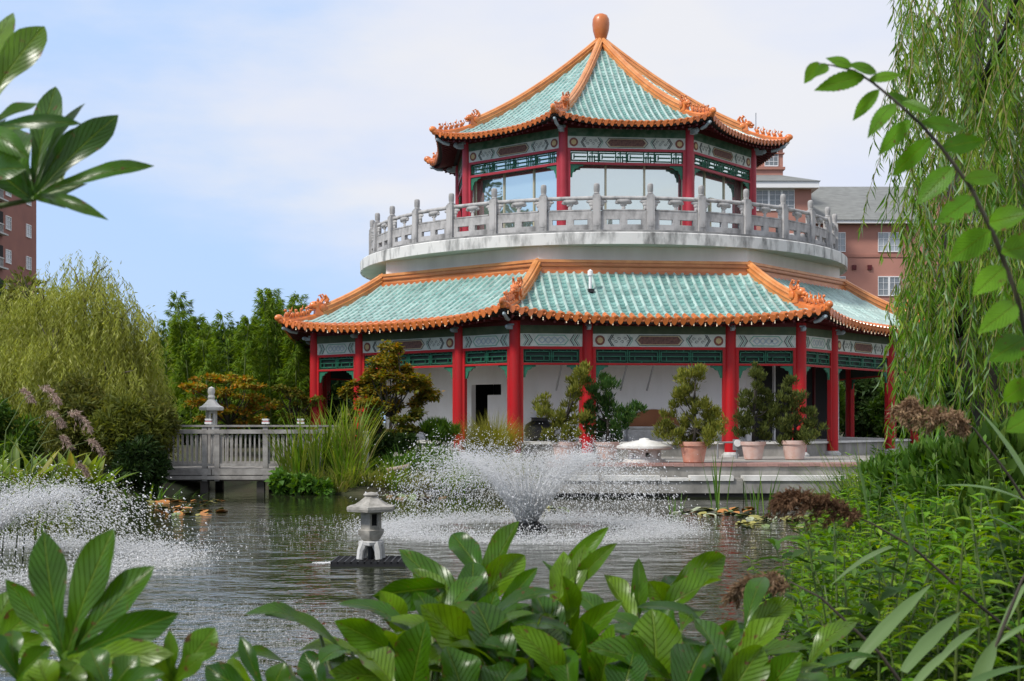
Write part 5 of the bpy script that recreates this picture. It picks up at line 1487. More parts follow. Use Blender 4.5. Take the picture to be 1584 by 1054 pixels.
def bank_plants():
    def gp(px, d): x = W(px, 0, d).x; return (x, d, float(ground_z([(x, d)])[0]))
    # tall cattail reeds right of the bridge
    g1 = 'tall reeds on the bank right of the bridge'
    for px, d, h in [(448, 32.0, 1.5), (470, 32.2, 1.7), (490, 31.9, 1.5), (505, 32.3, 1.8), (520, 32.0, 1.75), (538, 32.2, 1.9), (552, 32.1, 1.7), (462, 31.8, 1.2), (530, 31.7, 1.2)]:
        grass_clump('reed_clump', 'clump of tall upright green and straw reeds on the bank right of the bridge', 'reeds', gp(px, d), 60, h * 1.12, 24, .042, G['reed'] if random.random() < .8 else G['straw'], (.1, .9), .18, g1)
    g2 = 'straw coloured grasses along the far shore'
    for px, d in [(478, 31.6), (500, 31.5), (525, 31.4), (545, 31.5), (568, 31.5), (590, 31.4), (612, 31.3), (640, 31.3), (665, 31.5), (690, 31.4), (715, 31.4), (740, 31.5), (765, 31.5), (790, 31.5), (812, 31.6), (835, 31.7)]:
        grass_clump('shore_tuft', 'tuft of straw and green grass at the far water edge', 'grass tuft', gp(px, d), 110, UNI(.6, 1.05), 45, .026, G['straw'] if random.random() < .5 else G['reed'], (.3, 1.5), .22, g2)
    for px, d in [(600, 32.4), (625, 32.5), (650, 32.6), (675, 32.8), (700, 32.8), (725, 32.9), (750, 32.8), (780, 32.7), (805, 32.6)]:
        grass_clump('meadow_tuft', 'tuft of fresh green grass on the bank before the pagoda', 'grass tuft', gp(px, d), 120, UNI(.5, .85), 55, .026, G['bright'] if random.random() < .6 else G['reed'], (.4, 1.6), .3, 'green grass tufts before the pagoda')
    grass_clump('ornamental_grass_mound', 'round yellow green ornamental grass mound in front of a red column', 'ornamental grass', gp(760, 33.8), 2200, 1.55, 34, .014, G['lime'], (.15, 1.5), .25)
    for px, d, h in [(652, 33.3, .8), (668, 33.4, .9), (684, 33.2, .8), (700, 33.4, .75)]:
        grass_clump('iris_clump', 'sword leaved clump on the bank left of the ornamental grass', 'iris', gp(px, d), 50, h, 40, .04, G['mid'], (.2, 1.2), .15, 'sword leaved clumps left of the ornamental grass')
    # bright rounded leaves where the bridge meets the reeds
    g3 = 'bright leafy water plants by the bridge'
    for px0, px1, yt, yb, d in [(420, 455, 722, 764, 31.2), (448, 490, 730, 766, 31.1), (485, 520, 738, 766, 31.1)]:
        shrub(px0, px1, yt, yb, d, G['bright'], 'bright green leafy water plant at the bank beside the bridge', k=14, n=60, ll=.16, lw=.13, nm='water_plant', cat='plant', group=g3, dd=.35, tmpl=LEAF4)
    shrub(560, 660, 702, 735, 32.3, G['bright'], 'low spreading green ground cover mound on the bank', k=26, n=160, ll=.09, lw=.05, nm='ground_cover', cat='plant', dd=.5)
    # left bank: day lilies, broad leaves, conifer grass
    g4 = 'arching strap leaved clumps below the dark shrub'
    for px, d, h in [(205, 29.7, 1.0), (228, 29.9, 1.05), (250, 30.0, 1.0), (272, 30.3, 1.0), (290, 30.6, .85), (240, 29.5, .8), (215, 29.3, .8)]:
        grass_clump('day_lily', 'clump of arching green strap leaves below the dark shrub on the left bank', 'day lily', gp(px, d), 70, h, 60, .05, G['bright'] if random.random() < .6 else G['reed'], (.7, 2.0), .18, g4)
    grass_clump('feathery_grass_tuft', 'small upright yellow green feathery grass on the left bank', 'ornamental grass', gp(140, 29.0), 380, 1.15, 22, .014, G['lime'], (.0, .5), .12)
    for px, d, h in [(20, 28.6, .8), (60, 28.8, .9), (95, 28.9, .8), (120, 28.8, .7), (165, 29.2, .7), (190, 29.3, .8), (-20, 28.6, .9)]:
        grass_clump('bank_tuft', 'low green grass tuft at the edge of the left bank', 'grass tuft', gp(px, d), 110, h, 65, .03, G['bright'], (.6, 1.9), .35, 'green grass tufts on the left bank')
bank_plants()

# ---------------------------------------------------------------- foreground plants
G['fatsia'] = leafmat('glossy_broad_leaf', [(.016, .065, .003), (.055, .15, .005), (.022, .085, .004), (.13, .24, .008), (.035, .11, .004)], .40, .28, .7, veins=True)
G['fatsia_lt'] = leafmat('young_broad_leaf', [(.085, .20, .010), (.13, .245, .014), (.055, .155, .008)], .45, .38, .4, veins=True)
G['elm'] = leafmat('bright_serrated_leaf', [(.09, .24, .014), (.13, .29, .018), (.07, .20, .012)], .45, .42, .4, veins=True)
G['forb'] = leafmat('fresh_weed_leaf', [(.085, .22, .012), (.15, .31, .02), (.04, .13, .01), (.24, .36, .035), (.11, .26, .016)], .4, .5, .25)
G['forb_dk'] = leafmat('dark_weed_leaf', [(.035, .09, .016), (.06, .13, .022), (.025, .065, .012)], .35, .5, .3)  # darker green for the broader leaved plants among the weeds
G['cane'] = leafmat('reed_cane_leaf', [(.11, .20, .06), (.17, .26, .10), (.07, .15, .04)], .35, .42, .5, veins=False)
M['stem_g'] = mat('green_stem', (.07, .12, .025), .55, (.10, .13, .03), 6)
M['stem_d'] = mat('dark_twig', (.035, .028, .018), .7, (.05, .04, .025), 8)

PROF = {'tongue': ([0, .06, .18, .36, .54, .70, .84, .94, 1], [.13, .16, .40, .78, 1.0, .95, .66, .30, .0]),
        'lobe': ([0, .12, .28, .40, .55, .68, .82, .93, 1], [.22, .30, .40, .50, .84, 1.0, .82, .40, .01]),
        'elm': ([0, .08, .25, .45, .65, .85, 1], [.05, .45, .88, 1.0, .85, .42, .01]),
        'blade': ([0, .1, .4, .7, 1], [.55, .75, 1.0, .75, .02])}

def blade(b, base, tip, width, nh, bend=.25, cup=.35, ruffle=.0, prof='tongue', nv=14, nu=6, fold=.0, twist=0.0, serr=0.0):
    """one leaf blade as a curved grid with UVs; nh = rough direction its upper face looks"""
    base, tip = Vector(base), Vector(tip); ax = tip - base; ln = ax.length; a = ax.normalized(); nh = Vector(nh)
    s = a.cross(nh)
    if s.length < 1e-3: s = a.cross(Vector((1, 0, .3)))
    s.normalize(); n = s.cross(a).normalized()
    pv, pw = PROF[prof]; o = len(b.v); ph = random.uniform(0, 6.28)
    if b.uv is None: b.uv = []
    for j in range(nv + 1):
        v = j / nv
        mid = base + ax * v + n * (bend * ln * (4 * v * (1 - v)) * .5)
        dn = (bend * ln * (4 - 8 * v) * .5); t = (ax + n * dn).normalized(); nn = s.cross(t).normalized()
        ss = s
        if twist:
            q = Quaternion(t, twist * v); ss = q @ s; nn = q @ nn
        w_ = float(np.interp(v, pv, pw)) * width / 2
        if serr: w_ *= 1 + serr * (1 if j % 2 else -1)
        for i in range(nu + 1):
            u = -1 + 2 * i / nu
            h = cup * (abs(u) ** 1.6) * w_ + fold * abs(u) * w_ + ruffle * w_ * math.sin(v * 11 + ph + (1.5 if u > 0 else 0)) * abs(u) ** 1.5
            b.v.append(tuple(mid + ss * (u * w_) + nn * h)); b.uv.append((.5 + u * .5 * max(.35, min(1, w_ / (width / 2) + .1)), v))
    for j in range(nv):
        for i in range(nu):
            k = o + j * (nu + 1) + i; b.f.append((k, k + 1, k + nu + 2, k + nu + 1))
    return b

def fix_uv(b):
    return b

def leaf_obj(name, parent, base, tip, wpx, nh, m, d, **k):
    """leaf from pixel base/tip (each with its own distance) under a plant whose origin is `parent`"""
    b = MB(); org = Vector(parent.location)
    B = W(base[0], base[1], base[2]) - org; T = W(tip[0], tip[1], tip[2]) - org
    blade(b, B, T, wpx * (base[2] + tip[2]) / 2 / F, nh, **k)
    return b.build(name, m, parent, True)

# ---- centre: low broad leaved plants at the pond edge in front
def centre_plants():
    # (tip x, tip y, base x, base y, width, distance, kind, bend, normal tweak)
    rows = [(617, 850, 706, 938, 46, 3.3, 0, .22, .5), (700, 826, 738, 878, 40, 3.35, 0, .25, .2), (803, 806, 758, 892, 40, 3.35, 0, .12, -.5), (732, 869, 727, 945, 44, 3.1, 1, .18, .1),
            (812, 859, 748, 942, 46, 3.2, 0, .25, -.3), (832, 878, 786, 938, 28, 3.1, 1, .3, -.3), (838, 868, 864, 942, 26, 3.3, 0, .35, .5), (576, 922, 664, 912, 46, 3.3, 0, .3, .8),
            (588, 914, 615, 972, 38, 3.1, 1, .15, .4), (517, 961, 598, 1006, 44, 3.05, 1, .22, .7), (508, 1040, 592, 1048, 46, 2.9, 1, .35, .9), (650, 936, 722, 1008, 58, 2.9, 0, .25, .4),
            (735, 932, 776, 1040, 66, 2.85, 0, .3, .1), (790, 970, 856, 1046, 46, 2.8, 1, .35, .5), (875, 1006, 881, 1062, 44, 2.75, 1, .2, .1), (824, 912, 862, 1000, 46, 3.0, 0, .22, .4),
            (872, 853, 862, 944, 36, 3.2, 1, .12, .1), (905, 842, 880, 942, 30, 3.25, 1, .15, -.3), (660, 960, 640, 1058, 62, 2.75, 0, .2, .1), (606, 982, 616, 1058, 42, 2.85, 0, .15, .2),
            (471, 1008, 494, 1062, 40, 2.8, 1, .2, .3), (942, 815, 882, 902, 26, 3.4, 1, .3, -.5), (955, 840, 902, 904, 26, 3.35, 1, .35, -.6), (934, 889, 974, 958, 34, 3.15, 0, .2, .4),
            (988, 863, 987, 936, 34, 3.2, 1, .08, .0), (1123, 860, 1052, 908, 42, 3.3, 0, .25, -.5), (1117, 897, 1042, 938, 44, 3.2, 0, .3, -.7), (1008, 942, 1012, 1040, 76, 2.85, 0, .22, .1),
            (907, 1000, 1006, 1040, 50, 2.8, 0, .28, .8), (1040, 930, 1026, 1006, 26, 3.0, 1, .2, -.2), (1228, 930, 1166, 972, 38, 3.1, 0, .25, -.6), (1217, 951, 1146, 1030, 48, 2.9, 1, .22, -.4),
            (1066, 954, 1108, 1046, 54, 2.8, 0, .28, .4), (964, 928, 904, 1000, 38, 3.0, 1, .3, -.5), (886, 924, 854, 972, 30, 3.05, 1, .25, -.2), (1002, 899, 1028, 942, 40, 3.25, 0, .25, .5),
            (1050, 896, 1024, 920, 26, 3.3, 1, .2, -.4), (700, 902, 712, 968, 40, 3.2, 0, .2, .2), (768, 915, 742, 985, 44, 3.1, 0, .2, -.2), (690, 1000, 716, 1075, 60, 2.7, 0, .25, .3),
            (800, 1030, 770, 1085, 60, 2.7, 0, .3, -.2), (950, 965, 930, 1050, 44, 2.85, 1, .2, -.1), (1090, 1000, 1060, 1075, 60, 2.7, 0, .25, -.3), (1180, 1000, 1130, 1080, 56, 2.75, 0, .25, -.4),
            (560, 1010, 606, 1066, 50, 2.75, 0, .25, .5), (1240, 1010, 1190, 1075, 46, 2.8, 1, .25, -.5), (980, 1010, 960, 1080, 60, 2.65, 0, .25, .1), (850, 950, 836, 1030, 46, 2.9, 0, .2, .0),
            (640, 880, 690, 950, 38, 3.25, 1, .2, .4), (900, 960, 912, 1040, 40, 2.9, 0, .2, .2), (1140, 960, 1104, 1020, 40, 3.0, 0, .2, -.3), (870, 890, 880, 960, 34, 3.15, 0, .15, .2)]
    groups = {}
    for r in rows:
        gi = 0 if r[2] < 700 else (1 if r[2] < 830 else (2 if r[2] < 960 else (3 if r[2] < 1070 else 4)))
        groups.setdefault(gi, []).append(r)
    labs = ['broad leaved plant at the bottom with arching leaves, leftmost of the centre row', 'broad leaved plant below the fountain with a tall dark pointed leaf', 'broad leaved plant with narrow upright forked leaves below the fountain float',
            'broad leaved plant with one huge dark leaf and greyish glossy leaves above it', 'broad leaved plant at the right end of the centre row beside the weeds']
    for gi, rs in sorted(groups.items()):
        cx = sum(r[2] for r in rs) / len(rs); root = W(cx, 1150, 3.0); root.z = max(.35, root.z - .35)
        t = thing('broad_leaf_plant', labs[gi], 'plant', root, 0, 'broad leaved plants along the near bank')
        st = MB()
        for (tx, ty, bx, by, wd, d, kind, bend, nx) in rs:
            dt = random.uniform(-.10, .16)
            m = G['fatsia_lt'] if kind and random.random() < .6 else G['fatsia']
            bx, by = bx + (bx - tx) * .32, by + (by - ty) * .32
            leaf_obj('leaf', t, (bx, by, d), (tx, ty, d + dt), wd * 1.12, (nx + random.uniform(-.25, .25), -1.0, random.uniform(.15, .6)), m, d, bend=bend * random.choice((.5, .8, 1)), cup=random.uniform(.15, .5), fold=random.uniform(0, .35), ruffle=random.uniform(.12, .32), prof='tongue', nv=18, nu=8, twist=random.uniform(-.8, .8))
            B = W(bx, by, d) - root
            st.tube([Vector((random.uniform(-.04, .04), random.uniform(-.04, .04), -.1)), B * .5 + Vector((0, 0, -.05)), B, B + (W(tx, ty, d + dt) - W(bx, by, d)) * .12], [.008, .007, .0055, .003], 6)
        # lower leaves, shaded by the ones above
        for q in range(34):
            ang = random.uniform(0, 6.28); r0 = random.uniform(.02, .17); ln = random.uniform(.13, .2)
            B = Vector((math.cos(ang) * r0 * 1.5, math.sin(ang) * r0, W(0, 1060, 3.0).z - root.z + random.uniform(-.14, .12)))
            T = B + Vector((math.cos(ang) * ln, math.sin(ang) * ln * .7, random.uniform(-.03, .12)))
            b = MB(); blade(b, B, T, random.uniform(.05, .075), (0, -.3, 1), bend=.3, cup=.2, ruffle=.1, nv=12, nu=6); b.build('leaf', G['fatsia'], t, True)
            st.tube([Vector((0, 0, -.1)), B * .6, B], [.007, .006, .004], 5)
        st.build('stems', M['stem_g'], t, True)
centre_plants()

# ---- palmate leaves: lower left and upper left
def palm_leaf(t, base, lobes, d, m, name='leaf', stem=None):
    """lobed leaf: blades joined round a common base; lobes = (tip x, tip y, width px, distance offset, bend)"""
    b = MB(); org = Vector(t.location); B = W(base[0], base[1], d) - org
    b.uv = []
    fan = sorted(lobes, key=lambda q: math.atan2(base[1] - q[1], q[0] - base[0]))
    for q0, q1 in zip(fan, fan[1:]):                   # the web that joins neighbouring lobes near the leaf stalk
        T0, T1 = W(q0[0], q0[1], d + q0[3]) - org, W(q1[0], q1[1], d + q1[3]) - org
        a_ = (T0 - B).angle(T1 - B)
        if a_ > 1.3: continue
        k = len(b.v); ns = 6
        up = Vector((0, -.004, 0))
        for i in range(ns + 1):
            f = i / ns; e = .46 - .13 * math.sin(f * math.pi)
            p = B + ((T0 - B).lerp(T1 - B, f)) * e * (1 / max(.5, math.cos(a_ * (f - .5) * .9)) * math.cos(a_ * .5 * .9) + .0)
            b.v += [tuple(B + up), tuple(B.lerp(p, .55) + up), tuple(p + up)]; b.uv += [(.3, .0), (.2 + .1 * f, .2), (.15 + .2 * f, .4)]
        for i in range(ns):
            o_ = k + i * 3
            b.f += [(o_, o_ + 1, o_ + 4), (o_ + 1, o_ + 2, o_ + 5, o_ + 4)]
    for (x, y, wd, dt, bend) in lobes:
        T = W(x, y, d + dt) - org
        blade(b, B, T, wd * 1.22 * d / F, (random.uniform(-.25, .25), -1, .3), bend=bend, cup=random.uniform(.1, .35), ruffle=random.uniform(.08, .2), twist=random.uniform(-.4, .4), prof='lobe', nv=18, nu=8)
    o = b.build(name, m, t, True)
    if stem:
        MB().tube([W(x, y, dd) - org for x, y, dd in stem] + [B], [.006] * len(stem) + [.004], 6).build('petiole', M['stem_g'], t, True)
    return o

def left_plants():
    d = 2.15; r = W(60, 1200, 2.2); r.z = .5
    t = thing('fatsia_shrub', 'shrub with one big hand shaped glossy leaf held upright at the lower left', 'shrub', r)
    palm_leaf(t, (101, 1022), [(68, 822, 50, .05, .10), (176, 818, 58, .02, .12), (239, 876, 56, .0, .14), (277, 949, 46, -.05, .16), (270, 1012, 40, -.08, .22), (8, 896, 34, .06, -.15)], d, G['fatsia'], stem=[(95, 1130, 2.2), (98, 1070, 2.17)])
    palm_leaf(t, (-20, 1020), [(23, 910, 42, .03, .15), (60, 940, 40, .0, .2), (72, 985, 34, -.05, .25), (-60, 930, 40, 0, .2)], 2.3, G['fatsia_lt'], stem=[(20, 1150, 2.3)])
    palm_leaf(t, (30, 1050), [(-15, 985, 36, .02, .25), (80, 1000, 34, -.04, .3), (110, 1040, 30, -.08, .3), (20, 975, 30, .05, .3)], 2.05, G['fatsia'], stem=[(40, 1180, 2.1)])
    palm_leaf(t, (268, 1062), [(333, 971, 44, .04, .12), (262, 975, 20, .0, .2), (320, 1010, 26, -.04, .3), (230, 1000, 36, .0, .3)], 2.1, G['fatsia_lt'], stem=[(260, 1180, 2.1)])
    palm_leaf(t, (170, 1075), [(215, 1015, 44, 0, .3), (140, 1005, 40, .03, .3), (255, 1042, 36, -.05, .3), (110, 1050, 34, 0, .3)], 2.0, G['fatsia'], stem=[(165, 1190, 2.05)])
    palm_leaf(t, (90, 1085), [(60, 1020, 50, 0, .3), (120, 1025, 46, .02, .3), (20, 1060, 44, 0, .3)], 1.98, G['fatsia'], stem=[(95, 1190, 2.0)])
    palm_leaf(t, (415, 1085), [(372, 985, 22, .03, .3), (318, 1030, 36, .0, .45), (440, 1025, 34, .0, .3), (352, 1022, 30, .05, .4)], 2.4, G['fatsia'], stem=[(400, 1200, 2.4)])
    b = MB(); b.tube([(0, 0, -.2), (.01, .02, .15), (-.02, .0, .35)], [.014, .012, .009], 6); b.build('stem', M['stem_g'], t, True)
    r = W(-420, 560, 2.6); r.z = .5
    t = thing('tall_fatsia', 'tall shrub reaching in from the left edge with dark lobed leaves against the sky', 'shrub', r)
    d = 2.35
    palm_leaf(t, (50, 309), [(183, 178, 44, .06, .10), (239, 257, 26, -.02, .22), (168, 341, 18, -.10, .35), (125, 196, 26, .1, .16), (86, 134, 42, .16, .08), (20, 196, 46, .1, .2), (132, 160, 16, .12, .25), (-30, 250, 60, .0, .2)], d, G['fatsia'], stem=[(-160, 350, 2.5), (-40, 327, 2.4)])
    palm_leaf(t, (-25, 170), [(69, 41, 54, .06, .12), (20, 20, 40, .1, .2), (-80, 60, 50, 0, .2)], 2.3, G['fatsia'], stem=[(-160, 300, 2.5)])
    palm_leaf(t, (-30, 205), [(126, 192, 22, -.04, .2), (60, 160, 24, .05, .18), (46, 246, 30, -.1, .3), (-60, 140, 50, 0, .2)], 2.25, G['fatsia'], stem=[(-160, 320, 2.5)])
    palm_leaf(t, (-15, 285), [(40, 262, 34, -.08, .35), (30, 215, 40, 0, .25), (-70, 220, 50, 0, .2)], 2.2, G['fatsia'], stem=[(-160, 340, 2.5)])
    org = r
    MB().tube([(0, 0, -.2), W(-400, 900, 2.6) - org, W(-300, 600, 2.6) - org, W(-160, 330, 2.5) - org], [.02, .018, .015, .01], 8).build('trunk', M['bark_lt'], t, True)
left_plants()

# ---- serrated leaf branch arching in from the right
def elm_branch():
    d = 2.4; r = W(1900, 900, 2.5); r.z = .4
    t = thing('arching_sapling', 'arching dark stem with two rows of bright serrated leaves hanging in from the right', 'sapling', r)
    S = [(1700, 950, 2.5), (1640, 720, 2.47), (1600, 570, 2.45), (1572, 455, 2.43), (1540, 370, 2.42), (1502, 291, 2.41), (1456, 228, 2.4), (1424, 192, 2.4), (1384, 156, 2.4), (1350, 128, 2.4), (1322, 110, 2.4), (1290, 102, 2.4), (1266, 98, 2.4)]
    MB().tube([Vector((0, 0, -.2)), W(1760, 1150, 2.5) - r] + [W(*p) - r for p in S], [.008, .0075, .0066, .0058, .005, .0045, .0041, .0037, .0034, .003, .0027, .0023, .0019, .0015, .001], 7).build('stem', M['stem_d'], t, True)
    Lf = [(1266, 96, 1243, 132, 24), (1338, 118, 1258, 138, 30), (1318, 104, 1280, 92, 20), (1356, 112, 1314, 97, 22), (1344, 124, 1398, 118, 22), (1360, 139, 1317, 190, 26), (1384, 160, 1345, 216, 28), (1410, 186, 1361, 242, 30),
          (1440, 214, 1383, 272, 32), (1474, 258, 1416, 315, 34), (1372, 146, 1418, 172, 20), (1424, 190, 1487, 197, 28), (1396, 158, 1442, 174, 18), (1456, 230, 1521, 220, 30), (1492, 278, 1541, 274, 30), (1506, 306, 1450, 349, 36),
          (1530, 345, 1592, 332, 38), (1532, 357, 1468, 404, 42), (1549, 392, 1606, 386, 42), (1553, 414, 1502, 455, 40), (1572, 470, 1511, 514, 42), (1588, 524, 1527, 561, 40), (1596, 590, 1548, 622, 40), (1604, 640, 1557, 672, 36),
          (1574, 452, 1630, 440, 44), (1598, 560, 1650, 540, 44), (1280, 100, 1262, 118, 18)]
    for bx, by, tx, ty, wd in Lf:
        leaf_obj('leaf', t, (bx, by, d), (tx + random.uniform(-4, 4), ty + random.uniform(-4, 4), d + random.uniform(-.05, .05)), wd * random.uniform(.9, 1.15), (random.uniform(-.4, .3), -1.0, random.uniform(.1, .5)), G['elm'], d, bend=random.uniform(.06, .22), cup=random.uniform(.0, .25), prof='elm', nv=22, nu=6, serr=.05, twist=random.uniform(-.6, .6))
elm_branch()

# ---- weeping willow at the right
def right_willow():
    base = Vector((4.4, 10.6, .5)); t = thing('weeping_willow', 'weeping willow at the right with hanging strands and a dark leaning trunk', 'tree', base)
    b = MB(); q = lambda px, py, d: W(px, py, d) - base
    fork = q(1485, 520, 11)
    b.tube([Vector((0, 0, -.4)), q(1560, 700, 10.9), q(1530, 610, 11), fork], [.26, .20, .17, .15], 10)
    b.tube([fork, q(1468, 440, 11), q(1478, 330, 11), q(1500, 180, 11), q(1530, -60, 11)], [.13, .11, .09, .07, .05], 8)
    b.tube([fork, q(1540, 420, 11.5), q(1590, 250, 12), q(1640, -20, 12)], [.11, .09, .07, .04], 8)
    limbs = [[(1500, 180, 11), (1485, 60, 10.6), (1470, -120, 10.2)], [(1500, 180, 11), (1560, 40, 9.6), (1600, -100, 9.0)], [(1530, -60, 11), (1480, -220, 10.5), (1420, -300, 10)],
             [(1530, -60, 11), (1580, -250, 11)], [(1590, 250, 12), (1560, 100, 12.6), (1500, -100, 13)]]
    for l in limbs: b.tube([q(*p) for p in l], [.05, .035, .022, .012][:len(l)], 6)
    b.build('trunk', M['bark'], t, True)
    S = []; Ln = []; H = []
    def add(px0, px1, y0, y1, d0, d1, n, lo, hi, low=None):
        for _ in range(n):
            px, py, d = UNI(px0, px1), UNI(y0, y1), UNI(d0, d1); S.append(np.array(W(px, py, d) - base)); Ln.append(UNI(lo, hi))
            a = UNI(0, 6.28); H.append(np.array([math.cos(a), math.sin(a), 0]))
    add(1480, 1680, -160, 120, 8.5, 12, 88, 1.4, 3.2)
    add(1405, 1490, -90, 40, 9, 11, 30, .6, 1.7)
    add(1510, 1680, 100, 330, 8.5, 12, 66, 1.2, 2.6)
    add(1402, 1500, 190, 340, 9.5, 11.5, 26, .6, 1.3)
    add(1425, 1510, 330, 470, 9.5, 11.5, 34, .8, 1.35)
    add(1408, 1440, 380, 470, 10, 11, 12, .7, 1.15)
    add(1510, 1680, 330, 480, 9, 12, 74, .7, 1.5)
    add(1436, 1470, 0, 120, 10, 11, 9, .5, 1.1)
    add(1392, 1450, -60, 190, 12.5, 15, 30, .6, 1.7)
    add(1385, 1440, 400, 520, 10, 11.5, 22, .6, 1.1)
    V, Fa, pts = strand_leaves(S, H, Ln, .026, .125, .0165, .16, 1.0, LEAF4, .4, .6)
    obj('crown', np_mesh('crown', V, Fa, G['willow_n']), t)
    tw = MB()
    for p in pts: tw.tube([Vector(p[i]) for i in np.linspace(0, len(p) - 1, 7).astype(int)], [.0045, .004, .0035, .003, .0025, .002, .0015], 4, cap=False)
    tw.build('twigs', mat('yellow_willow_twig', (.20, .17, .05), .6), t, True)
right_willow()
for px0, px1, yt, yb, d, k_, lab in [(1455, 1560, 360, 660, 14.0, 'dark', 'dark dense shrub close behind the leaning willow trunk'), (1540, 1660, 300, 600, 14.5, 'dark', 'dark dense shrub right of the willow trunk behind the strands'), (1420, 1530, 470, 700, 15.5, 'dark', 'dark leafy shrub behind the willow trunk'), (1500, 1640, 380, 700, 16.5, 'mid', 'tall green shrub at the right edge behind the willow'), (1520, 1660, 520, 690, 13.5, 'olive', 'yellow olive shrub at the right edge under the willow strands'), (1560, 1700, 200, 560, 19, 'dark', 'dark tall shrub at the right edge behind the willow crown')]:
    shrub(px0, px1, yt, yb, d, G[k_], lab, k=60, n=330, ll=.14, lw=.06, dd=.9)

# ---- leafy weeds covering the right bank
def weeds():
    P = []
    while len(P) < 1900:
        d = UNI(3.6, 22.0); x = UNI(.12, .56) * d
        if d < 8 and x < .21 * d + .1: continue
        if pond_dist(np.array([[x, d]]))[0] < -.05 or RNG.random() > min(1, 5.5 / d + .25): continue
        P.append((x, d))
    P = np.array(P); z = ground_z(P); n = len(P)
    allv = []; st = []
    for i in range(n):
        d = P[i, 1]; edge = min(1, max(0, pond_dist(P[i:i + 1])[0]) / .8 + .3)
        h = min(UNI(.5, 1.05) * (.62 + .38 * edge), UNI(1.15, 1.5) + .006 * d - z[i]); h = max(h, .15)
        a = UNI(0, 6.28); lean = np.array([math.cos(a), math.sin(a), 0]) * UNI(.02, .28) * h
        k = int(UNI(24, 38) * (1.0 if d < 9 else .75)); f = np.sort(RNG.random(k)) ** .6 * .85 + .15
        c = np.array([P[i, 0], P[i, 1], z[i]]) + lean * (f ** 2)[:, None] + np.array([0, 0, 1.]) * (f * h)[:, None]
        an = np.arange(k) * 2.4 + UNI(0, 6.28)
        D = np.stack([np.cos(an), np.sin(an), UNI(-.1, .75, k)], 1)
        allv.append((c, D, UNI(.065, .12, k) * (1.12 - .45 * f) * min(1.0, .7 + d / 20), f))
        st.append((np.array([c[0], c[k // 2], c[-1]]), h))
    C = np.concatenate([q[0] for q in allv]); D = np.concatenate([q[1] for q in allv]); Ls = np.concatenate([q[2] for q in allv])
    kind = np.concatenate([np.full(len(q[0]), RNG.random() < .22) for q in allv])
    V, Fa = leaves(LEAF6, C[~kind], D[~kind], np.array([0, 0, 1.]) + rvec((~kind).sum()) * .35, Ls[~kind] * 1.1, Ls[~kind] * UNI(.22, .36, (~kind).sum()))
    o = obj('weeds', np_mesh('weeds', V, Fa, G['forb'], True), kind='stuff')
    tag(o, 'dense fresh green leafy weeds covering the right bank', 'weeds')
    V, Fa = leaves(LEAF6, C[kind], D[kind], np.array([0, 0, 1.]) + rvec(kind.sum()) * .35, Ls[kind] * 1.6, Ls[kind] * UNI(.42, .62, kind.sum()))
    o = obj('undergrowth', np_mesh('undergrowth', V, Fa, G['forb_dk'], True), kind='stuff')
    tag(o, 'darker broader leaves low among the weeds of the right bank', 'undergrowth')
    b = MB()
    for p, h in st: b.tube([Vector(q) for q in p], [.006, .004, .002], 4, cap=False)
    o = b.build('weed_stems', M['stem_g'], None, True, kind='stuff'); tag(o, 'thin green stems of the weeds on the right bank', 'stems')
weeds()
for px0, px1, yt, yb, d, k_, ll, lw, lab in [(1405, 1490, 668, 800, 9.5, 'bright', .13, .045, 'fresh green bush with pointed leaves below the largest plume'), (1480, 1600, 640, 800, 8.5, 'mid', .16, .06, 'broad leaved dark green bush at the right edge below the arching sapling'), (1500, 1620, 760, 900, 6.0, 'mid', .12, .05, 'dark green bush at the right edge behind the long reed blades'),
                                         (1330, 1420, 690, 800, 11.5, 'bright', .13, .04, 'bright bush at the end of the terrace wall'), (1400, 1500, 780, 900, 7.0, 'bright', .10, .035, 'bright leafy bush in the middle of the weed bank'), (1540, 1640, 860, 1060, 4.6, 'dark', .09, .035, 'dark leafy bush in the lower right corner')]:
    shrub(px0, px1, yt, yb, d, G[k_], lab, k=30, n=60, ll=ll, lw=lw, dd=.5, tmpl=LEAF6, mode='up')

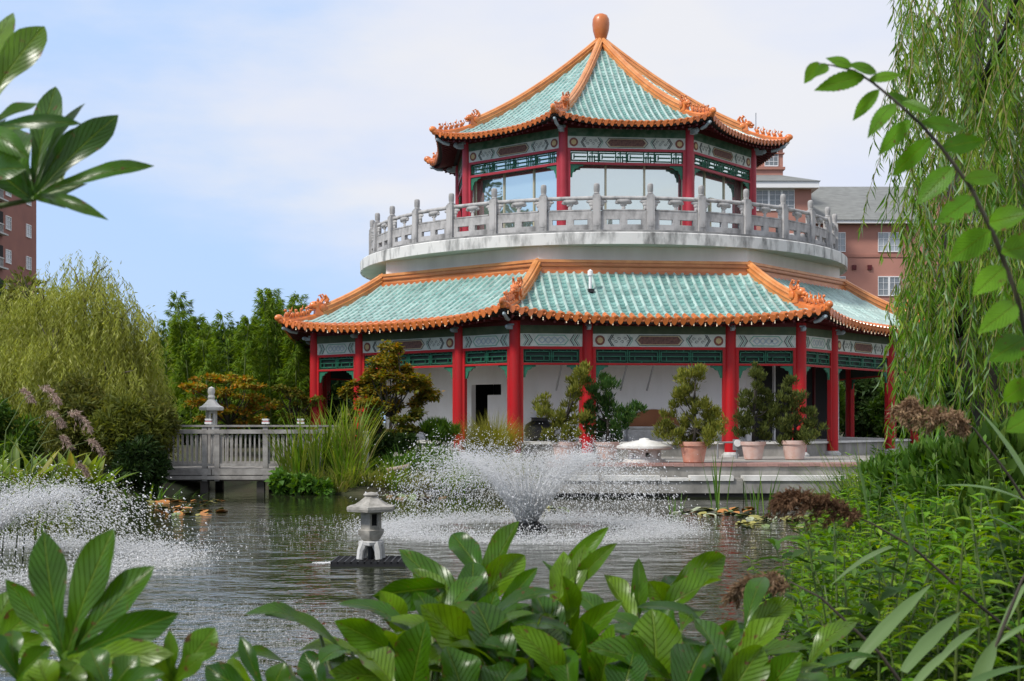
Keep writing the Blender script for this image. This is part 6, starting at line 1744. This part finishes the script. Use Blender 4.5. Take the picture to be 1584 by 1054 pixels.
# ---- individual leafy plants that stand out on the right bank
def right_bank():
    def gz(x, d): return float(ground_z([(x, d)])[0])
    specs = [(1450, 700, 7.5, 'pale whorled young shoot standing above the weeds near the large plume'), (1385, 655, 9.0, 'leafy shoot below the willow strands left of the large plume'), (1530, 690, 6.5, 'pale leaved shoot under the arching sapling'),
             (1290, 830, 6.8, 'yellow green shoot at the water edge beside the dark plume'), (1330, 900, 5.0, 'bright shoot among the weeds right of the small plume'), (1250, 935, 4.6, 'yellow tipped shoot at the water edge below the small plume')]
    for px, pyt, d, lab in specs:
        x = W(px, 0, d).x; g = gz(x, d); h = W(0, pyt, d).z - g
        t = thing('leafy_shoot', lab, 'plant', (x, d, g), 0, 'leafy shoots on the right bank')
        k = 46; f = np.sort(RNG.random(k)) * .75 + .27; an = np.arange(k) * 2.4
        c = np.stack([.03 * np.sin(f * 5), .03 * np.cos(f * 4), f * h], 1)
        D = np.stack([np.cos(an), np.sin(an), .25 + f * .9], 1); ls = .10 * (1.25 - .6 * f)
        V, Fa = leaves(LEAF6, c, D, np.array([0, 0, 1.]) + rvec(k) * .2, ls, ls * .3)
        obj('leaves', np_mesh('leaves', V, Fa, G['bright'], True), t)
        MB().tube([(0, 0, -.1), (.02, 0, h * .5), (.0, .02, h)], [.007, .005, .002], 5).build('stem', M['stem_g'], t, True)
    for px, d, n, h, sp, wd, m, lab in [(1345, 15.5, 420, 1.35, 45, .014, 'reed', 'pale fine grass clump at the terrace end under the willow tips'), (1400, 13.0, 90, 1.15, 45, .05, 'mid', 'sword leaved clump below the willow strands'),
                                        (1455, 12.0, 110, 1.2, 50, .05, 'mid', 'dense sword leaved clump behind the large plume'), (1530, 11.0, 110, 1.2, 50, .05, 'bright', 'sword leaved clump at the right below the willow trunk'),
                                        (1385, 17.0, 300, 1.1, 50, .02, 'bright', 'grassy clump at the foot of the pagoda columns on the right'), (1310, 20, 120, .9, 45, .025, 'reed', 'grass clump at the corner of the pond wall')]:
        x = W(px, 0, d).x
        grass_clump('sword_leaf_clump', lab, 'grass clump', (x, d, gz(x, d)), n, h, sp, wd, G[m], (.15, 1.2), .35, 'grass clumps on the right bank')
    # slim green rushes in the water at the right
    for px, d, n, h in [(1110, 27.5, 9, 1.25), (1185, 25.5, 12, 1.0), (1170, 25.8, 8, .9), (1045, 25.0, 7, .5)]:
        x = W(px, 0, d).x
        grass_clump('rush_clump', 'few thin upright green rushes standing in the water before the pond wall', 'rushes', (x, d, -.05), n, h, 12, .03, G['bright'], (.0, .4), .22, 'rushes standing in the pond')
right_bank()

# ---- reeds with drooping plumes
def plume_vf(path, ln, n, rad, ll=.016, lw=.0042, droop=.8):
    """feathery panicle: drooping side branches along a curved axis, each hung with fine spikelets"""
    path = np.asarray(path); m = len(path); C = []; D = []
    nb = 46; per = max(8, n // nb)
    for q in range(nb):
        f = min(.999, (q + RNG.random()) / nb); i = min(int(f * (m - 1)), m - 2); fr = f * (m - 1) - i
        c = path[i] * (1 - fr) + path[i + 1] * fr; ax = nrm(path[i + 1] - path[i])
        L_ = rad * (1.5 * math.sin(min(1, f * .85 + .15) * math.pi) ** .7 + .25) * UNI(.5, 1.25)
        u = rvec(1)[0]; u[2] = abs(u[2]) * .5; d0 = nrm(ax * .9 + u * .8)
        t = RNG.random(per) ** .8
        p = c + d0 * (L_ * t)[:, None] + np.array([0, 0, -1.]) * (L_ * .75 * t ** 2)[:, None] + rvec(per) * rad * .10
        C.append(p); D.append(d0 * .5 + np.array([0, 0, -1.]) * (t * droop)[:, None] + rvec(per) * .55)
    C = np.concatenate(C); D = np.concatenate(D); n = len(C)
    return leaves(LEAF2, C, D, rvec(n), ll * UNI(.6, 1.5, n), lw * UNI(.7, 1.4, n))

def reeds():
    def cane(name, label, stem, plume, n, rad, m, leaves_, group='reeds with drooping plumes'):
        r = W(*stem[0])
        t = thing(name, label, 'reed', r, 0, group)
        MB().tube([W(*p) - r for p in stem], list(np.linspace(.006, .002, len(stem))), 6).build('stem', M['stem_d'], t, True)
        path = np.array([W(*p) - r for p in plume])
        if not n:
            for base, tip, wd, nh, bend, tw in leaves_: leaf_obj('leaf', t, base, tip, wd, nh, G['cane'], 3, bend=bend, cup=.25, prof='blade', nv=20, nu=4, twist=tw)
            return
        fine = np.stack([np.interp(np.linspace(0, len(path) - 1, 24), np.arange(len(path)), path[:, k]) for k in range(3)], 1)
        V, Fa = plume_vf(fine, 0, n, rad); obj('plume', np_mesh('plume', V, Fa, m), t, kind='stuff')
        for base, tip, wd, nh, bend, tw in leaves_:
            leaf_obj('leaf', t, base, tip, wd, nh, G['cane'], 3, bend=bend, cup=.25, prof='blade', nv=20, nu=4, twist=tw)
    cane('reed', 'reed with the large brown plume drooping left before the willow', [(1760, 1200, 4.2), (1640, 860, 4.1), (1560, 735, 4.0), (1508, 665, 4.0), (1492, 652, 4.0)],
         [(1500, 672, 4.0), (1480, 655, 4.0), (1450, 642, 4.0), (1418, 632, 4.0), (1402, 626, 4.0)], 3200, .064, M['plume'],
         [((1600, 762, 4.1), (1502, 622, 4.2), 20, (.5, -.7, .5), .08, .3), ((1600, 785, 3.9), (1448, 752, 3.7), 18, (0, -.5, .85), .12, .4), ((1610, 850, 3.9), (1496, 788, 3.8), 16, (0, -.5, .85), .10, .4)])
    cane('reed', 'reed with the darkest plume hanging over the water at the right', [(1720, 1180, 3.6), (1600, 1005, 3.6), (1500, 925, 3.6), (1410, 845, 3.6), (1345, 808, 3.6), (1322, 800, 3.6)],
         [(1330, 806, 3.6), (1300, 785, 3.6), (1265, 775, 3.6), (1235, 768, 3.6), (1212, 768, 3.6)], 3200, .058, M['plume_dk'],
         [((1343, 800, 3.6), (1318, 684, 3.5), 11, (.7, -.7, .1), .03, .2), ((1414, 870, 3.6), (1368, 748, 3.5), 18, (.6, -.7, .3), .05, .5), ((1380, 846, 3.6), (1283, 908, 3.4), 12, (-.2, -.6, .8), .10, .4)])
    cane('reed', 'reed with the small tan plume low over the water', [(1500, 1200, 3.4), (1360, 1010, 3.4), (1270, 925, 3.4), (1222, 900, 3.4)],
         [(1222, 908, 3.4), (1196, 896, 3.4), (1166, 898, 3.4), (1142, 910, 3.4)], 2000, .044, M['plume'],
         [((1318, 1035, 3.2), (1442, 903, 3.3), 24, (-.5, -.6, .6), .08, .5), ((1398, 1040, 3.0), (1487, 946, 3.1), 24, (-.4, -.6, .6), .10, .5), ((1448, 1030, 3.0), (1515, 970, 3.1), 13, (-.4, -.6, .7), .14, .5)])
    cane('reed', 'reed with broad grey green blades at the lower right corner', [(1480, 1250, 2.7), (1505, 1120, 2.7), (1540, 1000, 2.7), (1580, 900, 2.7), (1600, 860, 2.7)],
         [(1640, 800, 2.7), (1650, 780, 2.7), (1660, 770, 2.7)], 0, .03, M['plume'],
         [((1506, 1070, 2.7), (1543, 984, 2.7), 26, (-.3, -.7, .5), .06, .6), ((1545, 985, 2.7), (1592, 895, 2.8), 11, (-.4, -.7, .5), .12, .4), ((1470, 1075, 2.6), (1592, 1030, 2.7), 14, (-.1, -.5, .9), .12, .3), ((1538, 1000, 2.7), (1600, 960, 2.7), 10, (0, -.6, .8), .1, .3), ((1400, 1080, 2.6), (1480, 1000, 2.7), 14, (-.3, -.6, .8), .15, .4)])
    # tall grass with purple plumes on the left bank
    for i, (px, py, d, s) in enumerate([(62, 602, 17, 1.), (104, 640, 16.5, 1.15), (72, 640, 17, .9), (30, 605, 17.5, .7), (134, 684, 16.5, .8), (92, 678, 16.8, .6), (118, 722, 16.4, .55)]):
        x0 = W(px - 70, 0, d).x; root = (x0, d, .1)
        # rooted in the shallow water margin of the left bank
        t = thing('plume_grass_stalk', ['tall grass with the highest purple brown plume on the left', 'grass stem with the broad drooping purple plume at left', 'grass stem with a feathery plume between two others at left', 'grass stem with a pale plume nearest the left edge', 'grass stem with a short plume over the dark shrub at left', 'grass stem with a thin plume below the broad one at left', 'lowest small pink brown plume at left'][i], 'plume grass', (x0, d, 0), 0, 'plume grasses on the left bank')
        tip = W(px, py, d) - Vector((x0, d, 0)); b0 = Vector((0, 0, -.1))
        mid = Vector((tip.x * .25, 0, tip.z * .75))
        MB().tube([b0, mid * .6, mid, tip * .5 + mid * .5 + Vector((0, 0, .12)), tip], [.010, .009, .007, .005, .003], 5).build('stem', M['stem_g'], t, True)
        path = np.array([tip, tip + Vector((.08 * s, 0, .02)), tip + Vector((.17 * s, 0, -.05 * s)), tip + Vector((.24 * s, 0, -.15 * s))])
        fine = np.stack([np.interp(np.linspace(0, 3, 14), np.arange(4), path[:, k]) for k in range(3)], 1)
        V, Fa = plume_vf(fine, 0, int(380 * s), .065 * s, .045, .009); obj('plume', np_mesh('plume', V, Fa, M['plume_pk']), t, kind='stuff')
        n = 7; f = UNI(.1, .8, n); P = np.outer(f, np.array(mid)); a = UNI(0, 6.28, n)
        V, Fa = ribbons(P, np.stack([np.cos(a), np.sin(a), UNI(.8, 1.6, n)], 1), UNI(.5, .9, n), .025, UNI(1., 2., n)); obj('blades', np_mesh('blades', V, Fa, G['reed'], True), t)
reeds()

# ---- broad yellow green leaves at the left bank
def ginger():
    for j, (px, d, lab) in enumerate([(20, 28.0, 'broad leaved yellow green plant at the left edge'), (75, 28.3, 'broad leaved yellow green plant below the purple plumes'), (-30, 27.8, 'broad leaved plant with a yellowing leaf cut by the left edge'), (140, 28.2, 'broad leaved plant furthest right on the left bank, below the dark shrub'), (112, 27.9, 'broad leaved plant beside the feathery yellow grass'), (45, 27.3, 'lower broad leaved plant between its taller neighbours on the left bank')]):
        x = W(px, 0, d).x; g = float(ground_z([(x, d)])[0])
        t = thing('ginger_plant', lab, 'plant', (x, d, g), 0, 'broad leaved plants on the left bank')
        st = MB()
        for i in range(44):
            a = random.uniform(0, 6.28); el = random.uniform(.35, 1.35); z0 = random.uniform(.1, .95); ln = random.uniform(.8, 1.3)
            B = Vector((math.cos(a) * .08, math.sin(a) * .08, z0)); T = B + Vector((math.cos(a) * math.cos(el), math.sin(a) * math.cos(el), math.sin(el))) * ln
            b = MB(); blade(b, B, T, random.uniform(.17, .27), (-math.cos(a) * .6, -math.sin(a) * .6 - .3, 1), bend=random.uniform(.05, .35), cup=.35, prof='elm', nv=10, nu=4); b.build('leaf', G['canna'], t, True)
            st.tube([Vector((math.cos(a) * .03, math.sin(a) * .03, -.1)), B], [.014, .01], 5)
        st.build('stems', M['stem_g'], t, True)
ginger()
# ---------------------------------------------------------------- fountains and water
def droplets(n, vz, vr, jit, r0, r1, t_bias=1.0, base_r=.14, z0=.12, tmax=None, jets=0):
    """water drops thrown up and outwards, caught in mid flight: centre at the nozzle"""
    g = 9.81; T = 2 * vz / g if tmax is None else tmax
    t = RNG.random(n) ** t_bias * T
    az = UNI(0, 2 * math.pi, n)
    if jets: az = (np.floor(az / 6.2832 * jets) + .5) / jets * 6.2832 + RNG.normal(size=n) * .035
    j = 1 + RNG.normal(size=n) * jit; jr = 1 + RNG.normal(size=n) * jit * 2.0
    r = base_r + vr * jr * t; z = z0 + vz * j * t - .5 * g * t * t
    P = np.stack([r * np.cos(az), r * np.sin(az), z], 1) + rvec(n) * (.015 + .05 * (t / T))[:, None]
    V = np.stack([vr * np.cos(az), vr * np.sin(az), vz - g * t], 1)
    k = P[:, 2] > 0.0; return P[k], V[k], t[k]
TETRA = (np.array([(1, 1, 1), (1, -1, -1), (-1, 1, -1), (-1, -1, 1)], dtype=float) * .8, np.array([(0, 1, 2), (0, 3, 1), (0, 2, 3), (1, 3, 2)]))
def drop_mesh(name, P, V, size):
    n = len(P); D = nrm(V); S = nrm(np.cross(D, rvec(n))); U = np.cross(S, D)
    t, f = TETRA
    el = UNI(1.0, 3.0, n)
    Vx = P[:, None] + size[:, None, None] * (S[:, None] * t[None, :, 0:1] + U[:, None] * t[None, :, 1:2] + D[:, None] * t[None, :, 2:3] * el[:, None, None])
    return np_mesh(name, Vx.reshape(-1, 3), (f[None] + (np.arange(n) * 4)[:, None, None]).reshape(-1, 3), M['drop'], True)
def flecks(name, P, sx, sy, label):
    """small bright foam patches lying on the water"""
    n = len(P); a = UNI(-.5, .5, n)
    t = np.array([(-1, -.3, 0), (-.2, -1, 0), (1, -.2, 0), (.3, 1, 0), (0, 0, 1.0)]); f = np.array([(0, 1, 4), (1, 2, 4), (2, 3, 4), (3, 0, 4)])
    X = t[None, :, 0] * sx[:, None]; Y = t[None, :, 1] * sy[:, None]
    V = np.stack([P[:, 0:1] + X * np.cos(a)[:, None] - Y * np.sin(a)[:, None], P[:, 1:2] + X * np.sin(a)[:, None] + Y * np.cos(a)[:, None], P[:, 2:3] + t[None, :, 2] * np.minimum(sx, sy)[:, None] * .7], 2)
    o = obj(name, np_mesh(name, V.reshape(-1, 3), (f[None] + (np.arange(n) * 5)[:, None, None]).reshape(-1, 3), M['drop'], True), kind='stuff'); tag(o, label, 'foam')
def fountain(x, y, vz, vr, n, label, s=1.0, tag_foam=''):
    t = thing('fountain', label, 'fountain', (x, y, 0))
    b = MB(); b.lathe([(.28, -.05), (.31, .0), (.31, .05), (.27, .07)], 20); b.box((.0, 0, .085), (.42, .42, .03)); b.build('float', M['black'], t, True, 35)
    MB().lathe([(.10, .07), (.10, .12), (.13, .14), (.13, .17)], 14).build('nozzle', M['metal'], t, True, 35)
    A = droplets(int(n * .42), vz * .97, vr, .085, 0, 0); B = droplets(int(n * .24), vz, vr, .02, 0, 0, 1.0, tmax=.42, jets=34); C_ = droplets(int(n * .09), vz * .93, vr * .6, .12, 0, 0)
    D_ = droplets(int(n * .16), vz, vr, .02, 0, 0, 1.0, tmax=.13)
    P = np.concatenate([A[0], B[0], C_[0], D_[0]]); V = np.concatenate([A[1], B[1], C_[1], D_[1]]); tt = np.concatenate([A[2], B[2], C_[2], D_[2]])
    size = UNI(.0020, .0052, len(P)) * (1 + .6 * (tt / tt.max())) * s
    big = RNG.random(len(P)) < .06; size[big] *= 1.7
    # unbroken jets near the nozzle, before they tear into drops
    jt = MB(); nj = 34
    for q in range(nj):
        az = (q + .5) / nj * 6.2832 + random.gauss(0, .03); e = random.uniform(.96, 1.04); tm = random.uniform(.20, .32)
        pts = [];  rad = []
        for i in range(9):
            t_ = tm * i / 8; r_ = .14 + vr * e * t_; pts.append((r_ * math.cos(az) + random.gauss(0, .004), r_ * math.sin(az) + random.gauss(0, .004), .12 + vz * e * t_ - 4.905 * t_ * t_)); rad.append(.017 * (1 - i / 9) ** .6 * random.uniform(.75, 1.25) + .003)
        jt.tube(pts, rad, 5)
    jt.build('jets', M['drop'], t, True, kind='stuff')
    o = obj('spray', drop_mesh('spray', P, V, size), t, kind='stuff')
    R0 = vr * 2 * vz / 9.81
    m = int(n * .22); r = R0 * (1.06 + RNG.normal(size=m) * .13); az = UNI(0, 2 * math.pi, m)
    P = np.stack([x + r * np.cos(az), y + r * np.sin(az), np.full(m, .004)], 1); sc = UNI(.4, 1.3, m) * s
    flecks('splash_foam', P, .013 * sc, .006 * sc, 'white splashing foam ring where the ' + tag_foam + ' fountain falls back on the pond')
    m2 = int(n * .22); r = R0 * (1.06 + RNG.normal(size=m2) * .17); az = UNI(0, 2 * math.pi, m2); z = np.abs(RNG.normal(size=m2)) * .07
    P = np.stack([r * np.cos(az), r * np.sin(az), z + .01], 1)
    obj('splash_drops', drop_mesh('splash_drops', P, rvec(m2) + np.array([0, 0, 1.]), UNI(.003, .008, m2) * s), t, kind='stuff')
c = W(816, 0, 21.2)
fountain(c.x, 21.2, 4.5, 2.3, 74000, 'fountain throwing a V shaped white spray in the middle of the pond', 1.0, 'middle')
fountain(-6.7, 16.2, 3.7, 3.0, 70000, 'fountain at the left edge whose spray falls across the water from outside the frame', 1.0, 'left')

def loose_foam():
    n = 30000; X = UNI(-5.6, -.7, n); Y = UNI(8.6, 13.2, n)
    k = RNG.random(n) < np.clip(1.0 - ((X + 2.6) / 2.0) ** 2 * .8 - ((Y - 10.3) / 2.4) ** 2 * .8, 0, 1); X, Y = X[k], Y[k]; s = UNI(.3, 1.2, len(X))
    flecks('loose_foam', np.stack([X, Y, np.full(len(X), .003)], 1), .0065 * s, .003 * s, 'pale speckled foam drifting on the near water at the lower left')
    n = 3200; a = UNI(0, 6.28, n); r = UNI(2.2, 5.2, n) ** 1.0; X = c.x + r * np.cos(a); Y = 21.2 + r * np.sin(a) * .9; s = UNI(.3, 1.0, n)
    k = (pond_dist(np.stack([X, Y], 1)) < -.3); X, Y, s = X[k], Y[k], s[k]
    flecks('drift_foam', np.stack([X, Y, np.full(len(X), .003)], 1), .014 * s, .005 * s, 'scattered foam flecks drifting outwards from the middle fountain')
    n = 260; f = RNG.random(n); p0, p1 = W(486, 871, 16.2), W(522, 871, 16.1)
    X = p0.x + (p1.x - p0.x) * f; Y = 16.05 + RNG.normal(size=n) * .04
    flecks('float_outflow', np.stack([X, Y, np.full(n, .004)], 1), .02 * UNI(.5, 1.4, n) * (.4 + f), .012 * UNI(.5, 1.4, n) * (.3 + f), 'thin white outflow of water beside the lantern float')
loose_foam()

def lily_pads():
    def pad():
        b = MB(); n = 12; vs = [(0, 0, .004)]; 
        for i in range(n + 1):
            a = .25 + (2 * math.pi - .5) * i / n; r = random.uniform(.92, 1.05); vs.append((r * math.cos(a), r * math.sin(a), random.uniform(.0, .10)))
        low = [(x, y, z - .03) for x, y, z in vs]; m = len(vs)
        b.add(vs + low, [(0, i, i + 1) for i in range(1, n + 1)] + [(m, m + i + 1, m + i) for i in range(1, n + 1)] + [(i, m + i, m + i + 1, i + 1) for i in range(1, n + 1)])
        return b
    mats = {'green': mat('green_lily_pad', (.10, .17, .04), .4, (.16, .20, .06), 5), 'yellow': mat('yellowing_lily_pad', (.34, .30, .06), .5, (.20, .20, .05), 6), 'orange': mat('orange_dying_lily_pad', (.46, .20, .035), .55, (.36, .13, .03), 6), 'pale': mat('pale_lily_pad', (.40, .42, .30), .45, (.24, .28, .16), 6), 'brown': mat('brown_dead_leaf', (.20, .13, .06), .8, (.12, .08, .04), 6)}
    me = {k: [pad().mesh('lily_pad', m) for _ in range(3)] for k, m in mats.items()}
    cl = [(1040, 1160, 788, 800, 'in front of the pond wall right of the middle fountain', ['orange', 'pale', 'yellow', 'green', 'pale', 'orange', 'green'], 42), (1140, 1262, 799, 818, 'among the rushes at the right of the pond', ['green', 'pale', 'green', 'yellow'], 40),
          (818, 882, 786, 795, 'just behind the middle fountain float', ['yellow', 'green', 'yellow'], 22), (596, 690, 764, 774, 'along the far bank left of the middle fountain', ['brown', 'yellow', 'brown', 'green'], 30), (232, 345, 772, 798, 'by the left bank below the bridge', ['orange', 'yellow', 'orange', 'green', 'yellow'], 48)]
    for x0, x1, y0, y1, where, cs, n in cl:
        for i in range(n):
            px, py = UNI(x0, x1), UNI(y0, y1); d = E * F / (py - YH); p = W(px, py, d)
            if pond_dist(np.array([[p.x, d]]))[0] > -.12: continue
            cN = random.choice(cs); s = UNI(.065, .135)
            o = obj('lily_pad', random.choice(me[cN]), None, loc=(p.x, d, UNI(.004, .02)), rot=(UNI(-.4, .4), UNI(-.3, .3), UNI(0, 6.28)), scale=(s, s, s))
            tag(o, f'{cN} lily pad floating {where}', 'lily pad', f'{cN} lily pads {where}')
lily_pads()

# neighbours that look alike are told apart by their order from the left
ORD = ['leftmost', 'second from left', 'third from left', 'fourth from left', 'fifth from left', 'sixth from left', 'seventh from left', 'eighth from left', 'ninth from left']
for gname in ('tall reeds on the bank right of the bridge', 'bright leafy water plants by the bridge', 'trees seen through the pagoda columns', 'rushes standing in the pond', 'dark trees behind the bridge', 'sword leaved clumps left of the ornamental grass',
              'arching strap leaved clumps below the dark shrub', 'green grass tufts on the left bank', 'green grass tufts before the pagoda'):
    mem = sorted([o for o in COL.objects if o.parent is None and o.get('group') == gname], key=lambda o: o.location.x / o.location.y)
    for i, o in enumerate(mem): o['label'] = (ORD[i] if i < len(mem) - 1 else 'rightmost') + ' of the ' + gname
